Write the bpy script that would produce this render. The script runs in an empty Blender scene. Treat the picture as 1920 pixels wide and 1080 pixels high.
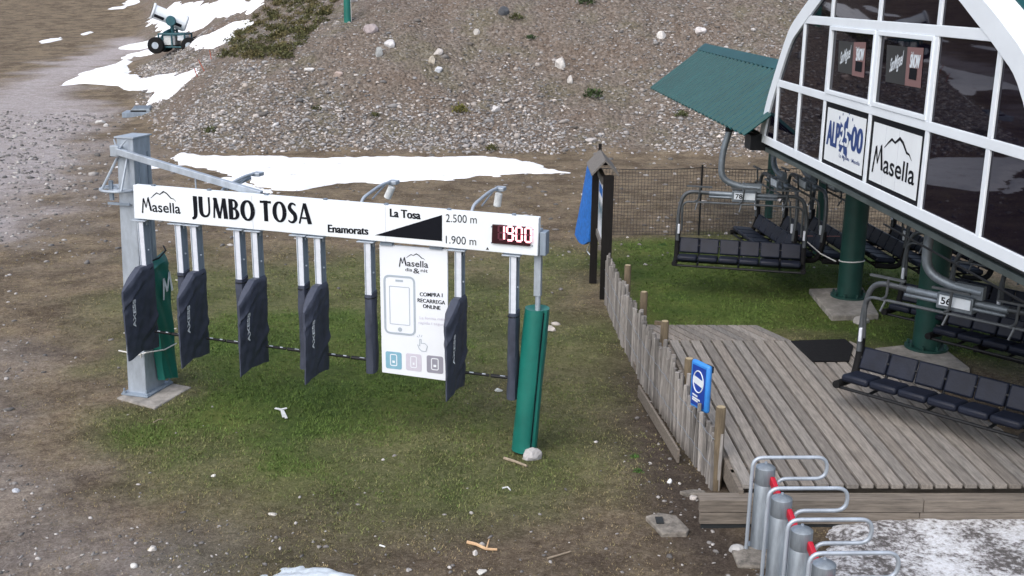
import bpy, bmesh, math, random
import numpy as np
from mathutils import Vector, Matrix
R = math.radians
random.seed(7); rng = np.random.default_rng(7)
sc = bpy.context.scene
COL = sc.collection

# ------------------------------------------------------------------ camera, sky, sun, exposure
F, CH, PITCH, ROLL = 2060.0, 5.5, R(15.2), R(0.6)
fw = Vector((0, math.cos(PITCH), -math.sin(PITCH))); r0 = Vector((1, 0, 0)); u0 = r0.cross(fw)
rt = r0*math.cos(ROLL) + u0*math.sin(ROLL); up = u0*math.cos(ROLL) - r0*math.sin(ROLL)
cam = bpy.data.cameras.new('camera'); co = bpy.data.objects.new('camera', cam); COL.objects.link(co)
cam.sensor_width = 36; cam.lens = F/1920*36; cam.clip_end = 3000; cam.clip_start = 0.1
m = Matrix((rt, up, -fw)).transposed().to_4x4(); m.translation = (0, 0, CH); co.matrix_world = m
sc.camera = co

SUN_EL, SUN_AZ = 48, 215            # azimuth clockwise from +Y: behind the camera, to its left
w = bpy.data.worlds.new('World'); sc.world = w; w.use_nodes = True
nt = w.node_tree; bg = nt.nodes['Background']
sky = nt.nodes.new('ShaderNodeTexSky'); sky.sky_type = 'NISHITA'; sky.sun_disc = False
sky.sun_elevation = R(SUN_EL); sky.sun_rotation = R(SUN_AZ); sky.air_density = 1.0; sky.dust_density = 3.0
hs = nt.nodes.new('ShaderNodeHueSaturation'); hs.inputs['Saturation'].default_value = 0.70
nt.links.new(sky.outputs[0], hs.inputs['Color']); nt.links.new(hs.outputs[0], bg.inputs[0])
bg.inputs[1].default_value = 0.15
sun = bpy.data.lights.new('sun', 'SUN'); sun.energy = 1.0; sun.angle = R(70); sun.color = (1.0, 0.96, 0.92)
so = bpy.data.objects.new('sun', sun); COL.objects.link(so)
sd = Vector((math.sin(R(SUN_AZ))*math.cos(R(SUN_EL)), math.cos(R(SUN_AZ))*math.cos(R(SUN_EL)), math.sin(R(SUN_EL))))
so.rotation_euler = sd.to_track_quat('Z', 'Y').to_euler()
sc.view_settings.view_transform = 'Standard'; sc.view_settings.look = 'None'
sc.view_settings.gamma = 1; sc.view_settings.exposure = 0.74

# ------------------------------------------------------------------ survey helpers (image point -> place in the world)
OR = Vector((0, 0, CH))
def ray(px, py): return fw + rt*((px-960)/F) + up*((540-py)/F)
def G(px, py, z=0.0):
    d = ray(px, py); t = (z-CH)/d.z; return OR + d*t
def DY(px, py, y):
    d = ray(px, py); return OR + d*(y/d.y)
class Frame:
    def __init__(s, A, B):
        s.A = Vector((A[0], A[1], 0)); x = Vector((B[0]-A[0], B[1]-A[1], 0)); s.x = x.normalized()
        s.y = Vector((-s.x.y, s.x.x, 0)); s.rz = math.atan2(s.x.y, s.x.x)
    def at(s, px, py, y=0.0):       # local (x, z) of an image point on the plane at local depth y
        d = ray(px, py); t = ((s.A - OR).dot(s.y) + y)/d.dot(s.y); p = OR + d*t
        return ((p-s.A).dot(s.x), p.z)
    def w(s, x, y, z=0): return s.A + s.x*x + s.y*y + Vector((0, 0, z))
GATE = Frame((-4.9, 13.95), (0.29, 12.47))
FAC = Frame((4.3, 19.05), (4.8, 9.9))

# ------------------------------------------------------------------ materials
def ramp(n, stops):
    cr = n.new('ShaderNodeValToRGB'); e = cr.color_ramp.elements
    while len(e) > 1: e.remove(e[-1])
    e[0].position, e[0].color = stops[0][0], (*stops[0][1], 1)
    for p, c in stops[1:]:
        q = e.new(p); q.color = (*c, 1)
    return cr
def mat(name, col, rough=0.6, metal=0.0, var=0.18, scale=6.0, bump=0.0, bscale=None, spec=0.5, attr=None, stretch=None, emit=0, tint=None):
    M = bpy.data.materials.new(name); M.use_nodes = True; t = M.node_tree; n = t.nodes; b = n['Principled BSDF']
    b.inputs['Roughness'].default_value = rough; b.inputs['Metallic'].default_value = metal
    b.inputs['Specular IOR Level'].default_value = spec
    tc = n.new('ShaderNodeTexCoord'); mp = n.new('ShaderNodeMapping'); t.links.new(tc.outputs['Object'], mp.inputs[0])
    if stretch: mp.inputs['Scale'].default_value = stretch
    no = n.new('ShaderNodeTexNoise'); no.inputs['Scale'].default_value = scale; no.inputs['Detail'].default_value = 6; no.inputs['Roughness'].default_value = 0.65
    t.links.new(mp.outputs[0], no.inputs['Vector'])
    if attr:
        a = n.new('ShaderNodeAttribute'); a.attribute_name = attr; src = a.outputs['Color']
        mx = n.new('ShaderNodeMix'); mx.data_type = 'RGBA'; mx.blend_type = 'MULTIPLY'; mx.inputs[0].default_value = 1
        cr = ramp(n, [(0.25, (1-var,)*3), (0.75, (1+var,)*3)])
        t.links.new(no.outputs[0], cr.inputs[0]); t.links.new(src, mx.inputs[6]); t.links.new(cr.outputs[0], mx.inputs[7])
        t.links.new(mx.outputs[2], b.inputs['Base Color'])
    else:
        lo = tuple(max(0, c*(1-var)) for c in col); hi = tuple(min(1, c*(1+var)) for c in col)
        cr = ramp(n, [(0.3, lo), (0.7, hi)]); t.links.new(no.outputs[0], cr.inputs[0]); t.links.new(cr.outputs[0], b.inputs['Base Color'])
    if bump:
        nb = n.new('ShaderNodeTexNoise'); nb.inputs['Scale'].default_value = bscale or scale*3; nb.inputs['Detail'].default_value = 5
        t.links.new(mp.outputs[0], nb.inputs['Vector'])
        bp = n.new('ShaderNodeBump'); bp.inputs['Strength'].default_value = bump; bp.inputs['Distance'].default_value = 0.02
        t.links.new(nb.outputs[0], bp.inputs['Height']); t.links.new(bp.outputs[0], b.inputs['Normal'])
    if tint: b.inputs['Specular Tint'].default_value = (*tint, 1)
    if emit:
        b.inputs['Emission Color'].default_value = (*col, 1); b.inputs['Emission Strength'].default_value = emit
    return M
M = {}
M['galv'] = mat('galvanised_steel', (0.38, 0.43, 0.49), 0.5, 0.4, 0.22, 9, 0.05, stretch=(1, 1, 0.35))
M['galv_dull'] = mat('dull_galvanised_steel', (0.23, 0.28, 0.34), 0.6, 0.25, 0.25, 5, 0.06, stretch=(1, 1, 0.3))
M['alu'] = mat('aluminium_profile', (0.66, 0.70, 0.77), 0.45, 0.15, 0.08, 12)
M['white'] = mat('white_painted_panel', (0.74, 0.79, 0.83), 0.45, 0, 0.05, 2.5, stretch=(1, 1, 0.4))
M['poster'] = mat('poster_print', (0.74, 0.78, 0.84), 0.4, 0, 0.03, 2)
M['ink'] = mat('black_ink', (0.006, 0.007, 0.011), 0.6, 0, 0.1, 20, spec=0.12)
M['grey_ink'] = mat('grey_ink', (0.36, 0.42, 0.48), 0.5, 0, 0.06, 20)
M['pale_ink'] = mat('pale_grey_ink', (0.55, 0.58, 0.64), 0.5, 0, 0.06, 20)
M['mauve_ink'] = mat('mauve_ink', (0.55, 0.53, 0.62), 0.5, 0, 0.06, 20)
M['dkmauve_ink'] = mat('dark_mauve_ink', (0.27, 0.27, 0.33), 0.5, 0, 0.06, 20)
M['cyan_ink'] = mat('cyan_ink', (0.20, 0.40, 0.52), 0.5, 0, 0.08, 20)
M['clock'] = mat('clock_face', (0.03, 0.008, 0.012), 0.25, 0, 0.1, 20)
M['led'] = mat('lit_led', (1.0, 0.36, 0.42), 0.5, 0, 0, 5, emit=2.2)
M['led_off'] = mat('unlit_led', (0.09, 0.015, 0.03), 0.5, 0, 0.1, 20)
M['bag'] = mat('navy_nylon_cover', (0.048, 0.056, 0.082), 0.55, 0, 0.25, 5, 0.55, 7, spec=0.3)
M['bag_print'] = mat('white_print', (0.80, 0.83, 0.86), 0.5, 0, 0.15, 40)
M['pad'] = mat('green_vinyl_pad', (0.006, 0.130, 0.104), 0.42, 0, 0.15, 3, 0.12, 14)
M['dirty_concrete'] = mat('dirty_broken_concrete', (0.17, 0.155, 0.135), 0.95, 0, 0.6, 9, 0.6, 30)
M['cyl'] = mat('galvanised_tube', (0.26, 0.30, 0.34), 0.5, 0.4, 0.35, 7, 0.05, stretch=(1.5, 1.5, 0.25))
M['concrete'] = mat('weathered_concrete', (0.25, 0.235, 0.215), 0.9, 0, 0.45, 5, 0.4, 30)
M['black'] = mat('black_steel', (0.010, 0.011, 0.013), 0.5, 0.0, 0.25, 12, spec=0.25)
M['rubber'] = mat('black_rubber', (0.008, 0.008, 0.009), 0.8, 0, 0.3, 12, 0.2, 60, spec=0.2)
M['padseat'] = mat('dark_vinyl_seat', (0.009, 0.012, 0.023), 0.5, 0, 0.3, 5, 0.12, 40, spec=0.25)
M['chairsteel'] = mat('chair_tube_steel', (0.085, 0.095, 0.105), 0.5, 0.4, 0.25, 8)
M['chairgalv'] = mat('chair_beam_steel', (0.17, 0.20, 0.23), 0.5, 0.5, 0.25, 8)
M['plate'] = mat('number_plate', (0.62, 0.68, 0.74), 0.5, 0, 0.08, 8)
M['frame'] = mat('white_facade_frame', (0.74, 0.80, 0.86), 0.45, 0, 0.05, 1.5)
M['glass'] = mat('dark_tinted_glass', (0.003, 0.002, 0.007), 0.02, 0, 0.2, 1.0, spec=0.19, tint=(.72, .70, 1.0))
M['roofgreen'] = mat('green_metal_roof', (0.003, 0.056, 0.060), 0.42, 0.0, 0.16, 2, 0.02, spec=0.2, stretch=(1, 1, 0.5))
M['pillar'] = mat('dark_green_paint', (0.007, 0.046, 0.038), 0.5, 0, 0.2, 4)
M['beam'] = mat('grey_green_beam', (0.075, 0.095, 0.095), 0.6, 0.1, 0.3, 3)
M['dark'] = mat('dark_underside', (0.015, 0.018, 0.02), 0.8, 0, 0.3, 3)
M['wood'] = mat('weathered_deck_wood', (0.2, 0.18, 0.16), 0.85, 0, 0.42, 7, 0.3, 22, stretch=(5, 0.5, 5), attr='tone')
M['woodx'] = mat('weathered_fascia_wood', (0.165, 0.142, 0.118), 0.85, 0, 0.42, 6, 0.3, 22, stretch=(0.5, 5, 6))
M['stake'] = mat('grey_split_stakes', (0.20, 0.185, 0.17), 0.9, 0, 0.4, 10, 0.4, 30, stretch=(4, 4, 0.6), attr='tone')
M['post'] = mat('round_wood_post', (0.115, 0.09, 0.058), 0.9, 0, 0.35, 8, 0.3, 25, stretch=(4, 4, 0.6))
M['posttop'] = mat('cut_post_end', (0.33, 0.27, 0.17), 0.9, 0, 0.3, 20)
M['blackwood'] = mat('black_stained_wood', (0.010, 0.009, 0.009), 0.7, 0, 0.3, 6, 0.2, 25, stretch=(4, 4, 0.6), spec=0.2)
M['greywood'] = mat('grey_roof_board', (0.14, 0.13, 0.12), 0.85, 0, 0.35, 8, 0.3, 25, stretch=(5, 0.6, 5))
M['blue'] = mat('blue_net_cloth', (0.012, 0.14, 0.50), 0.7, 0, 0.3, 12, 0.5, 50)
M['bluesign'] = mat('blue_sign_face', (0.015, 0.05, 0.30), 0.4, 0, 0.1, 8)
M['blueframe'] = mat('blue_sign_padding', (0.035, 0.22, 0.62), 0.5, 0, 0.12, 8)
M['net'] = mat('black_net', (0.02, 0.02, 0.022), 0.8, 0, 0.2, 8)
M['red'] = mat('red_arm_paint', (0.40, 0.010, 0.028), 0.4, 0, 0.12, 8)
M['snow'] = mat('snow', (0.80, 0.815, 0.84), 0.7, 0, 0.09, 2.0, 0.6, 5, spec=0.2)
M['blue_ink'] = mat('blue_ink', (0.012, 0.045, 0.19), 0.5, 0, 0.1, 20)
M['pink'] = mat('pink_sticker', (0.19, 0.105, 0.105), 0.5, 0, 0.06, 10)
M['sticker'] = mat('black_sticker', (0.018, 0.022, 0.026), 0.4, 0, 0.06, 10)
M['rock'] = mat('grey_rock', (0.36, 0.33, 0.32), 0.9, 0, 0.35, 6, 0.6, 12)
M['stones'] = mat('loose_stones', (0.3, 0.3, 0.3), 0.9, 0, 0.25, 14, attr='tone')
M['grass'] = mat('grass_blades', (0.1, 0.1, 0.05), 0.7, 0, 0.15, 10, attr='tone', spec=0.2)
M['leaf'] = mat('shrub_leaves', (0.05, 0.075, 0.025), 0.7, 0, 0.35, 8, attr='tone', spec=0.2)
M['stick'] = mat('peeled_branch', (0.50, 0.33, 0.19), 0.8, 0, 0.3, 18)
M['drystick'] = mat('dry_stick', (0.28, 0.23, 0.17), 0.9, 0, 0.3, 18)
M['rag'] = mat('white_plastic', (0.6, 0.62, 0.62), 0.6, 0, 0.15, 12)
M['orange'] = mat('orange_plastic', (0.36, 0.085, 0.04), 0.6, 0, 0.2, 12)
M['teal'] = mat('teal_cover', (0.012, 0.075, 0.095), 0.55, 0, 0.3, 4)
M['rope'] = mat('white_rope', (0.6, 0.6, 0.58), 0.8, 0, 0.15, 30)
M['redrope'] = mat('faded_red_rope', (0.34, 0.16, 0.15), 0.8, 0, 0.2, 30)

# ------------------------------------------------------------------ mesh builder
def put(me, name, m_, parent=None):
    o = bpy.data.objects.new(name, me); COL.objects.link(o)
    if m_ is not None: me.materials.append(m_)
    if parent is not None: o.parent = parent
    return o
class MB:
    def __init__(s): s.v, s.f = [], []
    def add(s, vs, fs):
        k = len(s.v); s.v += [tuple(p) for p in vs]; s.f += [tuple(i+k for i in f) for f in fs]; return s
    def box(s, a, b, mtx=None):
        x0, y0, z0 = a; x1, y1, z1 = b
        vs = [Vector(p) for p in ((x0,y0,z0),(x1,y0,z0),(x1,y1,z0),(x0,y1,z0),(x0,y0,z1),(x1,y0,z1),(x1,y1,z1),(x0,y1,z1))]
        if mtx is not None: vs = [mtx @ p for p in vs]
        return s.add(vs, [(3,2,1,0),(4,5,6,7),(0,1,5,4),(1,2,6,5),(2,3,7,6),(3,0,4,7)])
    def bar(s, p, q, w, h, upv=(0,0,1)):        # rectangular bar from p to q
        p, q = Vector(p), Vector(q); d = (q-p); L = d.length; d.normalize()
        x = d.cross(Vector(upv)); 
        if x.length < 1e-4: x = d.cross(Vector((1,0,0)))
        x.normalize(); z = x.cross(d)
        mt = Matrix((x, d, z)).transposed().to_4x4(); mt.translation = p
        return s.box((-w/2, 0, -h/2), (w/2, L, h/2), mt)
    def tube(s, pts, r, n=8, caps=True, closed=False):
        pts = [Vector(p) for p in pts]; N = len(pts); rs = r if isinstance(r, (list, tuple)) else [r]*N
        vs = []; ref = None
        for i, p in enumerate(pts):
            if closed: d = pts[(i+1) % N]-pts[i-1]
            else: d = pts[min(i+1, N-1)]-pts[max(i-1, 0)]
            d.normalize()
            if ref is None:
                ref = Vector((0,0,1)) if abs(d.z) < 0.9 else Vector((1,0,0))
            a = (ref - d*ref.dot(d)); a.normalize(); ref = a; b = d.cross(a)
            for k in range(n):
                t = 2*math.pi*k/n; vs.append(p + (a*math.cos(t)+b*math.sin(t))*rs[i])
        fs = []
        for i in range(N if closed else N-1):
            j = (i+1) % N
            for k in range(n):
                l = (k+1) % n; fs.append((i*n+k, i*n+l, j*n+l, j*n+k))
        if caps and not closed: fs.append(tuple(range(n-1, -1, -1))); fs.append(tuple((N-1)*n+k for k in range(n)))
        return s.add(vs, fs)
    def lathe(s, prof, n=24, o=(0,0,0)):        # prof: (r, z) bottom to top, closed at the ends
        vs = [(o[0]+r*math.cos(2*math.pi*k/n), o[1]+r*math.sin(2*math.pi*k/n), o[2]+z) for r, z in prof for k in range(n)]
        fs = []
        for i in range(len(prof)-1):
            for k in range(n):
                l = (k+1) % n; fs.append((i*n+k, i*n+l, (i+1)*n+l, (i+1)*n+k))
        fs.append(tuple(range(n-1, -1, -1))); fs.append(tuple((len(prof)-1)*n+k for k in range(n)))
        return s.add(vs, fs)
    def prism(s, poly, y0, y1):                 # polygon in local x,z, extruded along y
        n = len(poly); area = sum(poly[i][0]*poly[(i+1) % n][1]-poly[(i+1) % n][0]*poly[i][1] for i in range(n))
        if area < 0: poly = poly[::-1]
        vs = [(x, y0, z) for x, z in poly]+[(x, y1, z) for x, z in poly]
        fs = [tuple(range(n)), tuple(range(2*n-1, n-1, -1))]+[(i, i+n, (i+1) % n+n, (i+1) % n) for i in range(n)]
        return s.add(vs, fs)
    def build(s, name, m_, parent=None, smooth=False, bevel=0.0):
        me = bpy.data.meshes.new(name); me.from_pydata(s.v, [], s.f); me.update()
        bm = bmesh.new(); bm.from_mesh(me); bmesh.ops.recalc_face_normals(bm, faces=bm.faces); bm.to_mesh(me); bm.free()
        if smooth:
            me.shade_smooth()
            me.set_sharp_from_angle(angle=R(40))
        o = put(me, name, m_, parent)
        if bevel:
            b = o.modifiers.new('bevel', 'BEVEL'); b.width = bevel; b.segments = 2; b.limit_method = 'ANGLE'
        return o
def arc(pts, rad, seg=5):                        # round the corners of a polyline
    pts = [Vector(p) for p in pts]; out = [pts[0]]
    for i in range(1, len(pts)-1):
        a, b, c = pts[i-1], pts[i], pts[i+1]; d1 = (a-b); d2 = (c-b); r_ = min(rad, d1.length*0.49, d2.length*0.49)
        p, q = b+d1.normalized()*r_, b+d2.normalized()*r_
        for k in range(seg+1):
            t = k/seg; out.append(p*(1-t)**2 + b*2*t*(1-t) + q*t*t)
    out.append(pts[-1]); return out
def tag(o, label=None, cat=None, group=None, kind=None):
    if label: o['label'] = label
    if cat: o['category'] = cat
    if group: o['group'] = group
    if kind: o['kind'] = kind
    return o
def thing(name, label, cat, loc=(0,0,0), rz=0.0, group=None):
    o = bpy.data.objects.new(name, None); COL.objects.link(o); o.empty_display_size = 0.2
    o.location = loc; o.rotation_euler = (0, 0, rz); return tag(o, label, cat, group)
def children(o): return [c for c in COL.objects if c.parent is o]
def copy_tree(o, parent=None):
    c = o.copy(); COL.objects.link(c)
    if parent is not None: c.parent = parent
    for ch in children(o): copy_tree(ch, c)
    return c

# ------------------------------------------------------------------ lettering (drawn with Blender's own curve font, as thin meshes)
_tc = {}
def glyphs(s, bold=0.0, shear=0.0):
    key = (s, bold, shear)
    if key in _tc: return _tc[key]
    c = bpy.data.curves.new('t', 'FONT'); c.body = s; c.size = 1; c.offset = bold; c.shear = shear; c.resolution_u = 4; c.fill_mode = 'FRONT'
    o = bpy.data.objects.new('t', c); COL.objects.link(o); dg = bpy.context.evaluated_depsgraph_get()
    me = bpy.data.meshes.new_from_object(o.evaluated_get(dg)); 
    vs = [(v.co.x, v.co.y) for v in me.vertices]; fs = [tuple(p.vertices) for p in me.polygons]
    bpy.data.objects.remove(o); bpy.data.curves.remove(c); bpy.data.meshes.remove(me)
    x0 = min(v[0] for v in vs); x1 = max(v[0] for v in vs); y0 = 0.0; y1 = max(v[1] for v in vs)
    _tc[key] = ([((x-x0)/(x1-x0), y/y1) for x, y in vs], fs); return _tc[key]
def text(mb, s, p0, p1, h, y, bold=0.0, shear=0.0, tilt=True):
    # baseline from local (x,z) p0 to p1, cap height h, lying on the plane local y
    vs, fs = glyphs(s, bold, shear); dx, dz = p1[0]-p0[0], p1[1]-p0[1]
    mb.add([(p0[0]+a*dx, y, p0[1]+(a*dz if tilt else 0)+b*h) for a, b in vs], fs)
def heavy(mb, s, p0, p1, h, y, dx, n=5, bold=0.012):
    for k in range(n):
        o = dx*(2*k/(n-1)-1); text(mb, s, (p0[0]+dx+o, p0[1]), (p1[0]-dx+o, p1[1]), h, y-0.0003*k, bold)
BLACK = {'J': (.42, [([(.27,1),(.27,.5),(.26,.12),(.19,-.05),(.02,-.13)], [.27,.27,.25,.2,.12])]),
 'U': (.80, [([(.14,1),(.14,.35),(.21,.12),(.41,.04),(.6,.13),(.68,.36),(.68,1)], [.27,.26,.22,.13,.13,.13,.12])]),
 'M': (1.0, [([(.10,0),(.20,1)], [.11,.13]), ([(.20,1),(.47,0)], [.25,.20]), ([(.47,0),(.75,1)], [.11,.13]), ([(.78,1),(.87,0)], [.24,.27])]),
 'B': (.68, [([(.14,0),(.14,1)], [.27,.27]), ([(.14,.945),(.40,.925),(.51,.75),(.40,.57),(.14,.54)], [.11,.13,.22,.12,.1]), ([(.14,.53),(.44,.5),(.56,.27),(.44,.075),(.14,.055)], [.1,.14,.25,.14,.11])]),
 'O': (.92, None), 'T': (.74, [([(.37,0),(.37,1)], [.27,.27]), ([(.0,.93),(.74,.93)], [.14,.14])]),
 'S': (.62, [([(.54,.86),(.38,.94),(.21,.9),(.14,.72),(.30,.55),(.46,.42),(.49,.22),(.36,.07),(.18,.05),(.03,.13)], [.10,.12,.18,.24,.26,.26,.24,.16,.12,.1])]),
 'A': (.86, [([(.06,0),(.40,1)], [.11,.13]), ([(.42,1),(.74,0)], [.22,.28]), ([(.2,.29),(.6,.29)], [.11,.11])])}
def black(mb, s, p0, p1, h, y):                  # heavy humanist capitals drawn as tapered strokes
    tot = sum(BLACK[c][0]+.07 for c in s)-.07; sx = math.hypot(p1[0]-p0[0], p1[1]-p0[1])/tot; sl_ = (p1[1]-p0[1])/(p1[0]-p0[0]); cx = 0; k = 0
    for c in s:
        wd_, st_ = BLACK[c]
        if st_ is None:
            st_ = [([(.46+.33*math.cos(t), .5+.455*math.sin(t)) for t in np.linspace(0, 2*math.pi, 33)], [.12+.15*abs(math.cos(t))**1.3 for t in np.linspace(0, 2*math.pi, 33)])]
        for pts, ws in st_:
            if 3 < len(pts) < 20:
                P_ = []; W_ = []
                for i in range(len(pts)-1):
                    a, b, c2, d = [Vector((*pts[max(0, min(len(pts)-1, i+j))], ws[max(0, min(len(pts)-1, i+j))])) for j in (-1, 0, 1, 2)]
                    for t in (0, .25, .5, .75):
                        v = 0.5*((2*b)+(c2-a)*t+(2*a-5*b+4*c2-d)*t*t+(3*b-a-3*c2+d)*t**3); P_.append((v.x, v.y)); W_.append(v.z)
                P_.append(pts[-1]); W_.append(ws[-1])
            else: P_, W_ = pts, ws
            k += 1; Q = [((cx+px_)*sx, pz_*h) for px_, pz_ in P_]
            mb2_ = MB(); stroke(mb2_, Q, [w_*sx for w_ in W_], 0)
            for v_ in range(len(mb2_.v)):
                q_ = mb2_.v[v_]; zz_ = min(max(q_[2], -.15*h), h) if len(pts) == 2 else q_[2]
                if len(pts) == 2: zz_ = min(max(q_[2], 0), h)
                mb2_.v[v_] = (p0[0]+q_[0], y-.0003*k, p0[1]+q_[0]*sl_+zz_)
            mb.add(mb2_.v, mb2_.f)
        cx += wd_+.07
def flat(mb, poly, y): mb.add([(x, y, z) for x, z in poly], [tuple(range(len(poly)))])
def stroke(mb, pts, wds, y):                     # tapered flat stroke
    n = len(pts); L = []; Rr = []
    for i, p in enumerate(pts):
        a = pts[max(i-1, 0)]; b = pts[min(i+1, n-1)]; d = Vector((b[0]-a[0], b[1]-a[1])).normalized(); nn = Vector((-d.y, d.x))*wds[i]/2
        L.append((p[0]+nn.x, y, p[1]+nn.y)); Rr.append((p[0]-nn.x, y, p[1]-nn.y))
    mb.add(L+Rr, [(i, i+1, n+i+1, n+i) for i in range(n-1)])
def ski_logo(mb, x0, z0, W, H, y):               # the resort's mark: brushed M, 'asella', ridge line above
    X = lambda a: x0+a*W
    Z = lambda b: z0+b*H
    flat(mb, [(X(0), Z(-.04)), (X(.03), Z(.12)), (X(.075), Z(.62)), (X(.05), Z(.62))], y)
    flat(mb, [(X(0.0), Z(-.05)), (X(.035), Z(-.05)), (X(.085), Z(.66)), (X(.055), Z(.60))], y-0.0006)
    flat(mb, [(X(.055), Z(.60)), (X(.085), Z(.66)), (X(.135), Z(.22)), (X(.115), Z(.20))], y-0.0012)
    flat(mb, [(X(.112), Z(.20)), (X(.135), Z(.22)), (X(.205), Z(.72)), (X(.175), Z(.66))], y-0.0018)
    flat(mb, [(X(.172), Z(.66)), (X(.205), Z(.72)), (X(.275), Z(.08)), (X(.225), Z(.08))], y-0.0024)
    text(mb, 'asella', (X(.28), Z(.05)), (X(1), Z(.05)), H*.46, y, 0.012)
    rp = [(.26, .66), (.34, .80), (.42, .92), (.50, .86), (.60, 1.0), (.68, .92), (.78, .72), (.84, .70), (.90, .58)]
    stroke(mb, [(X(a), Z(b)) for a, b in rp], [W*k for k in (.008, .018, .026, .022, .032, .03, .026, .018, .006)], y)

# ------------------------------------------------------------------ terrain
def _h(ix, iy, sd):
    n = (ix.astype(np.int64)*374761393 + iy.astype(np.int64)*668265263 + sd*974711) & 0x7fffffff
    n = ((n ^ (n >> 13))*1274126177) & 0x7fffffff
    return ((n ^ (n >> 16)) & 0xffff)/65535.0
def vnoise(x, y, s, sd=0):
    x = np.asarray(x, float)/s; y = np.asarray(y, float)/s; ix = np.floor(x); iy = np.floor(y); fx = x-ix; fy = y-iy
    fx = fx*fx*(3-2*fx); fy = fy*fy*(3-2*fy)
    a = _h(ix, iy, sd); b = _h(ix+1, iy, sd); c = _h(ix, iy+1, sd); d = _h(ix+1, iy+1, sd)
    return ((a*(1-fx)+b*fx)*(1-fy)+(c*(1-fx)+d*fx)*fy)*2-1
def fbm(x, y, s, o=4, sd=0):
    t = 0; a = 1
    for k in range(o): t = t+a*vnoise(x, y, s/2**k, sd+k*17); a *= 0.5
    return t
def sp(x, k=1.0): return np.log1p(np.exp(np.clip(x/k, -40, 40)))*k
def hill_in(x, y):
    d1 = (y-37.2 + 0.5*vnoise(x, y, 5, 3))*0.60
    d2 = (x+12.6+0.33*(y-38) + 0.6*vnoise(x, y, 6, 4))/1.053*0.60
    k = 0.8
    return -k*np.log(np.exp(np.clip(-d1/k, -40, 40))+np.exp(np.clip(-d2/k, -40, 40)))
def height(x, y):
    x = np.asarray(x, float); y = np.asarray(y, float)
    z = 0.05*sp(y-46, 3)+0.09*sp(y-100, 8)
    z = z+0.14*sp(-(x+0.40*y+8), 1.5)
    z = z+0.25*sp(-(x+110), 20)
    h = hill_in(x, y); hh = sp(h, 0.22)
    amt = np.clip(h/2.0, 0, 1)
    z = z + 34*(1-np.exp(-hh/34)) + amt*(0.25*fbm(x, y, 3.5, 3, 5)+0.5*vnoise(x, y, 11, 9)+0.10*vnoise(x, y, 0.7, 8))
    far = np.clip((y-22)/14, 0, 1)
    return z + 0.018*fbm(x, y, 1.1, 3, 1) + far*0.10*vnoise(x, y, 6, 2) - 0.02
def hz(x, y): return float(height(np.array([x]), np.array([y]))[0])
def T(px, py):                                   # image point -> point on the terrain
    d = ray(px, py); t = np.concatenate([np.arange(4, 60, 0.05), np.arange(60, 500, 0.4)])
    z = CH+d.z*t-height(d.x*t, d.y*t); i = np.argmax(z < 0)
    if z[i] >= 0: i = len(t)-1
    a, b = t[max(i-1, 0)], t[i]; za, zb = z[max(i-1, 0)], z[i]; tt = a+(b-a)*za/(za-zb+1e-9)
    return Vector((d.x*tt, d.y*tt, CH+d.z*tt))
def sdist(x, y, poly):                           # signed distance, positive inside
    px = np.array([p[0] for p in poly]); py = np.array([p[1] for p in poly]); n = len(poly)
    best = np.full(x.shape, 1e9); ins = np.zeros(x.shape, bool)
    for i in range(n):
        j = (i+1) % n; ax, ay, bx, by = px[i], py[i], px[j], py[j]; ex, ey = bx-ax, by-ay
        t = np.clip(((x-ax)*ex+(y-ay)*ey)/(ex*ex+ey*ey+1e-12), 0, 1)
        best = np.minimum(best, np.hypot(x-ax-t*ex, y-ay-t*ey))
        c = (ay > y) != (by > y); xi = ax+(y-ay)*ex/(by-ay+1e-12); ins ^= c & (x < xi)
    return np.where(ins, best, -best)
def wpoly(pts): return [T(*p).xy for p in pts]
Z_green = [(wpoly([(250,665),(240,770),(330,850),(430,915),(520,930),(640,880),(800,850),(960,800),(1010,720),(960,640),(840,600),(600,570),(430,570),(330,600)]), 1.0, 1.0),
           (wpoly([(330,480),(250,560),(330,700),(700,780),(1000,830),(1150,700),(1140,560),(1105,470),(900,480),(700,490),(480,500)]), 0.62, 1.4),
           (wpoly([(400,850),(420,960),(700,980),(1000,940),(1180,880),(1130,640),(900,700)]), 0.60, 1.0),
           (wpoly([(1120,450),(1140,560),(1190,600),(1260,640),(1480,640),(1660,650),(1919,700),(1919,560),(1700,480),(1420,440)]), 1.0, 0.6)]
Z_road = [(wpoly([(0,165),(100,120),(240,70),(330,40),(330,70),(280,95),(200,130),(110,160),(190,200),(190,240),(130,300),(90,340),(50,420),(0,440),(-300,500),(-300,240)]), 1.0, 1.1),
          (wpoly([(60,330),(200,260),(260,300),(150,400),(60,460)]), 0.35, 2.0),
          (wpoly([(-100,830),(130,860),(260,930),(320,1000),(330,1120),(-100,1120)]), 0.42, 0.9),
          (wpoly([(-100,640),(40,640),(60,800),(-100,840)]), 0.35, 0.7)]
Z_dirt = [(wpoly([(1140,590),(1200,740),(1180,860),(1230,960),(1250,1110),(1500,1110),(1440,1000),(1370,960),(1300,860),(1230,720)]), 1.0, 0.35),
          (wpoly([(300,1000),(600,960),(900,1010),(1250,990),(1250,1110),(300,1110)]), 0.5, 0.5),
          (wpoly([(1300,905),(1345,860),(1500,900),(1500,960)]), 1.0, 0.3),
          (wpoly([(1780,740),(1919,860),(2100,900),(2100,720)]), 0.8, 0.5)]
def zone(x, y, Z, sd):
    t = np.zeros(x.shape); nz = fbm(x, y, 1.6, 4, sd)
    for poly, wt, soft in Z:
        s = sdist(x, y, poly); t = np.maximum(t, wt*np.clip(0.5+(s+nz*soft*0.9)/(2*soft), 0, 1))
    return t
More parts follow.
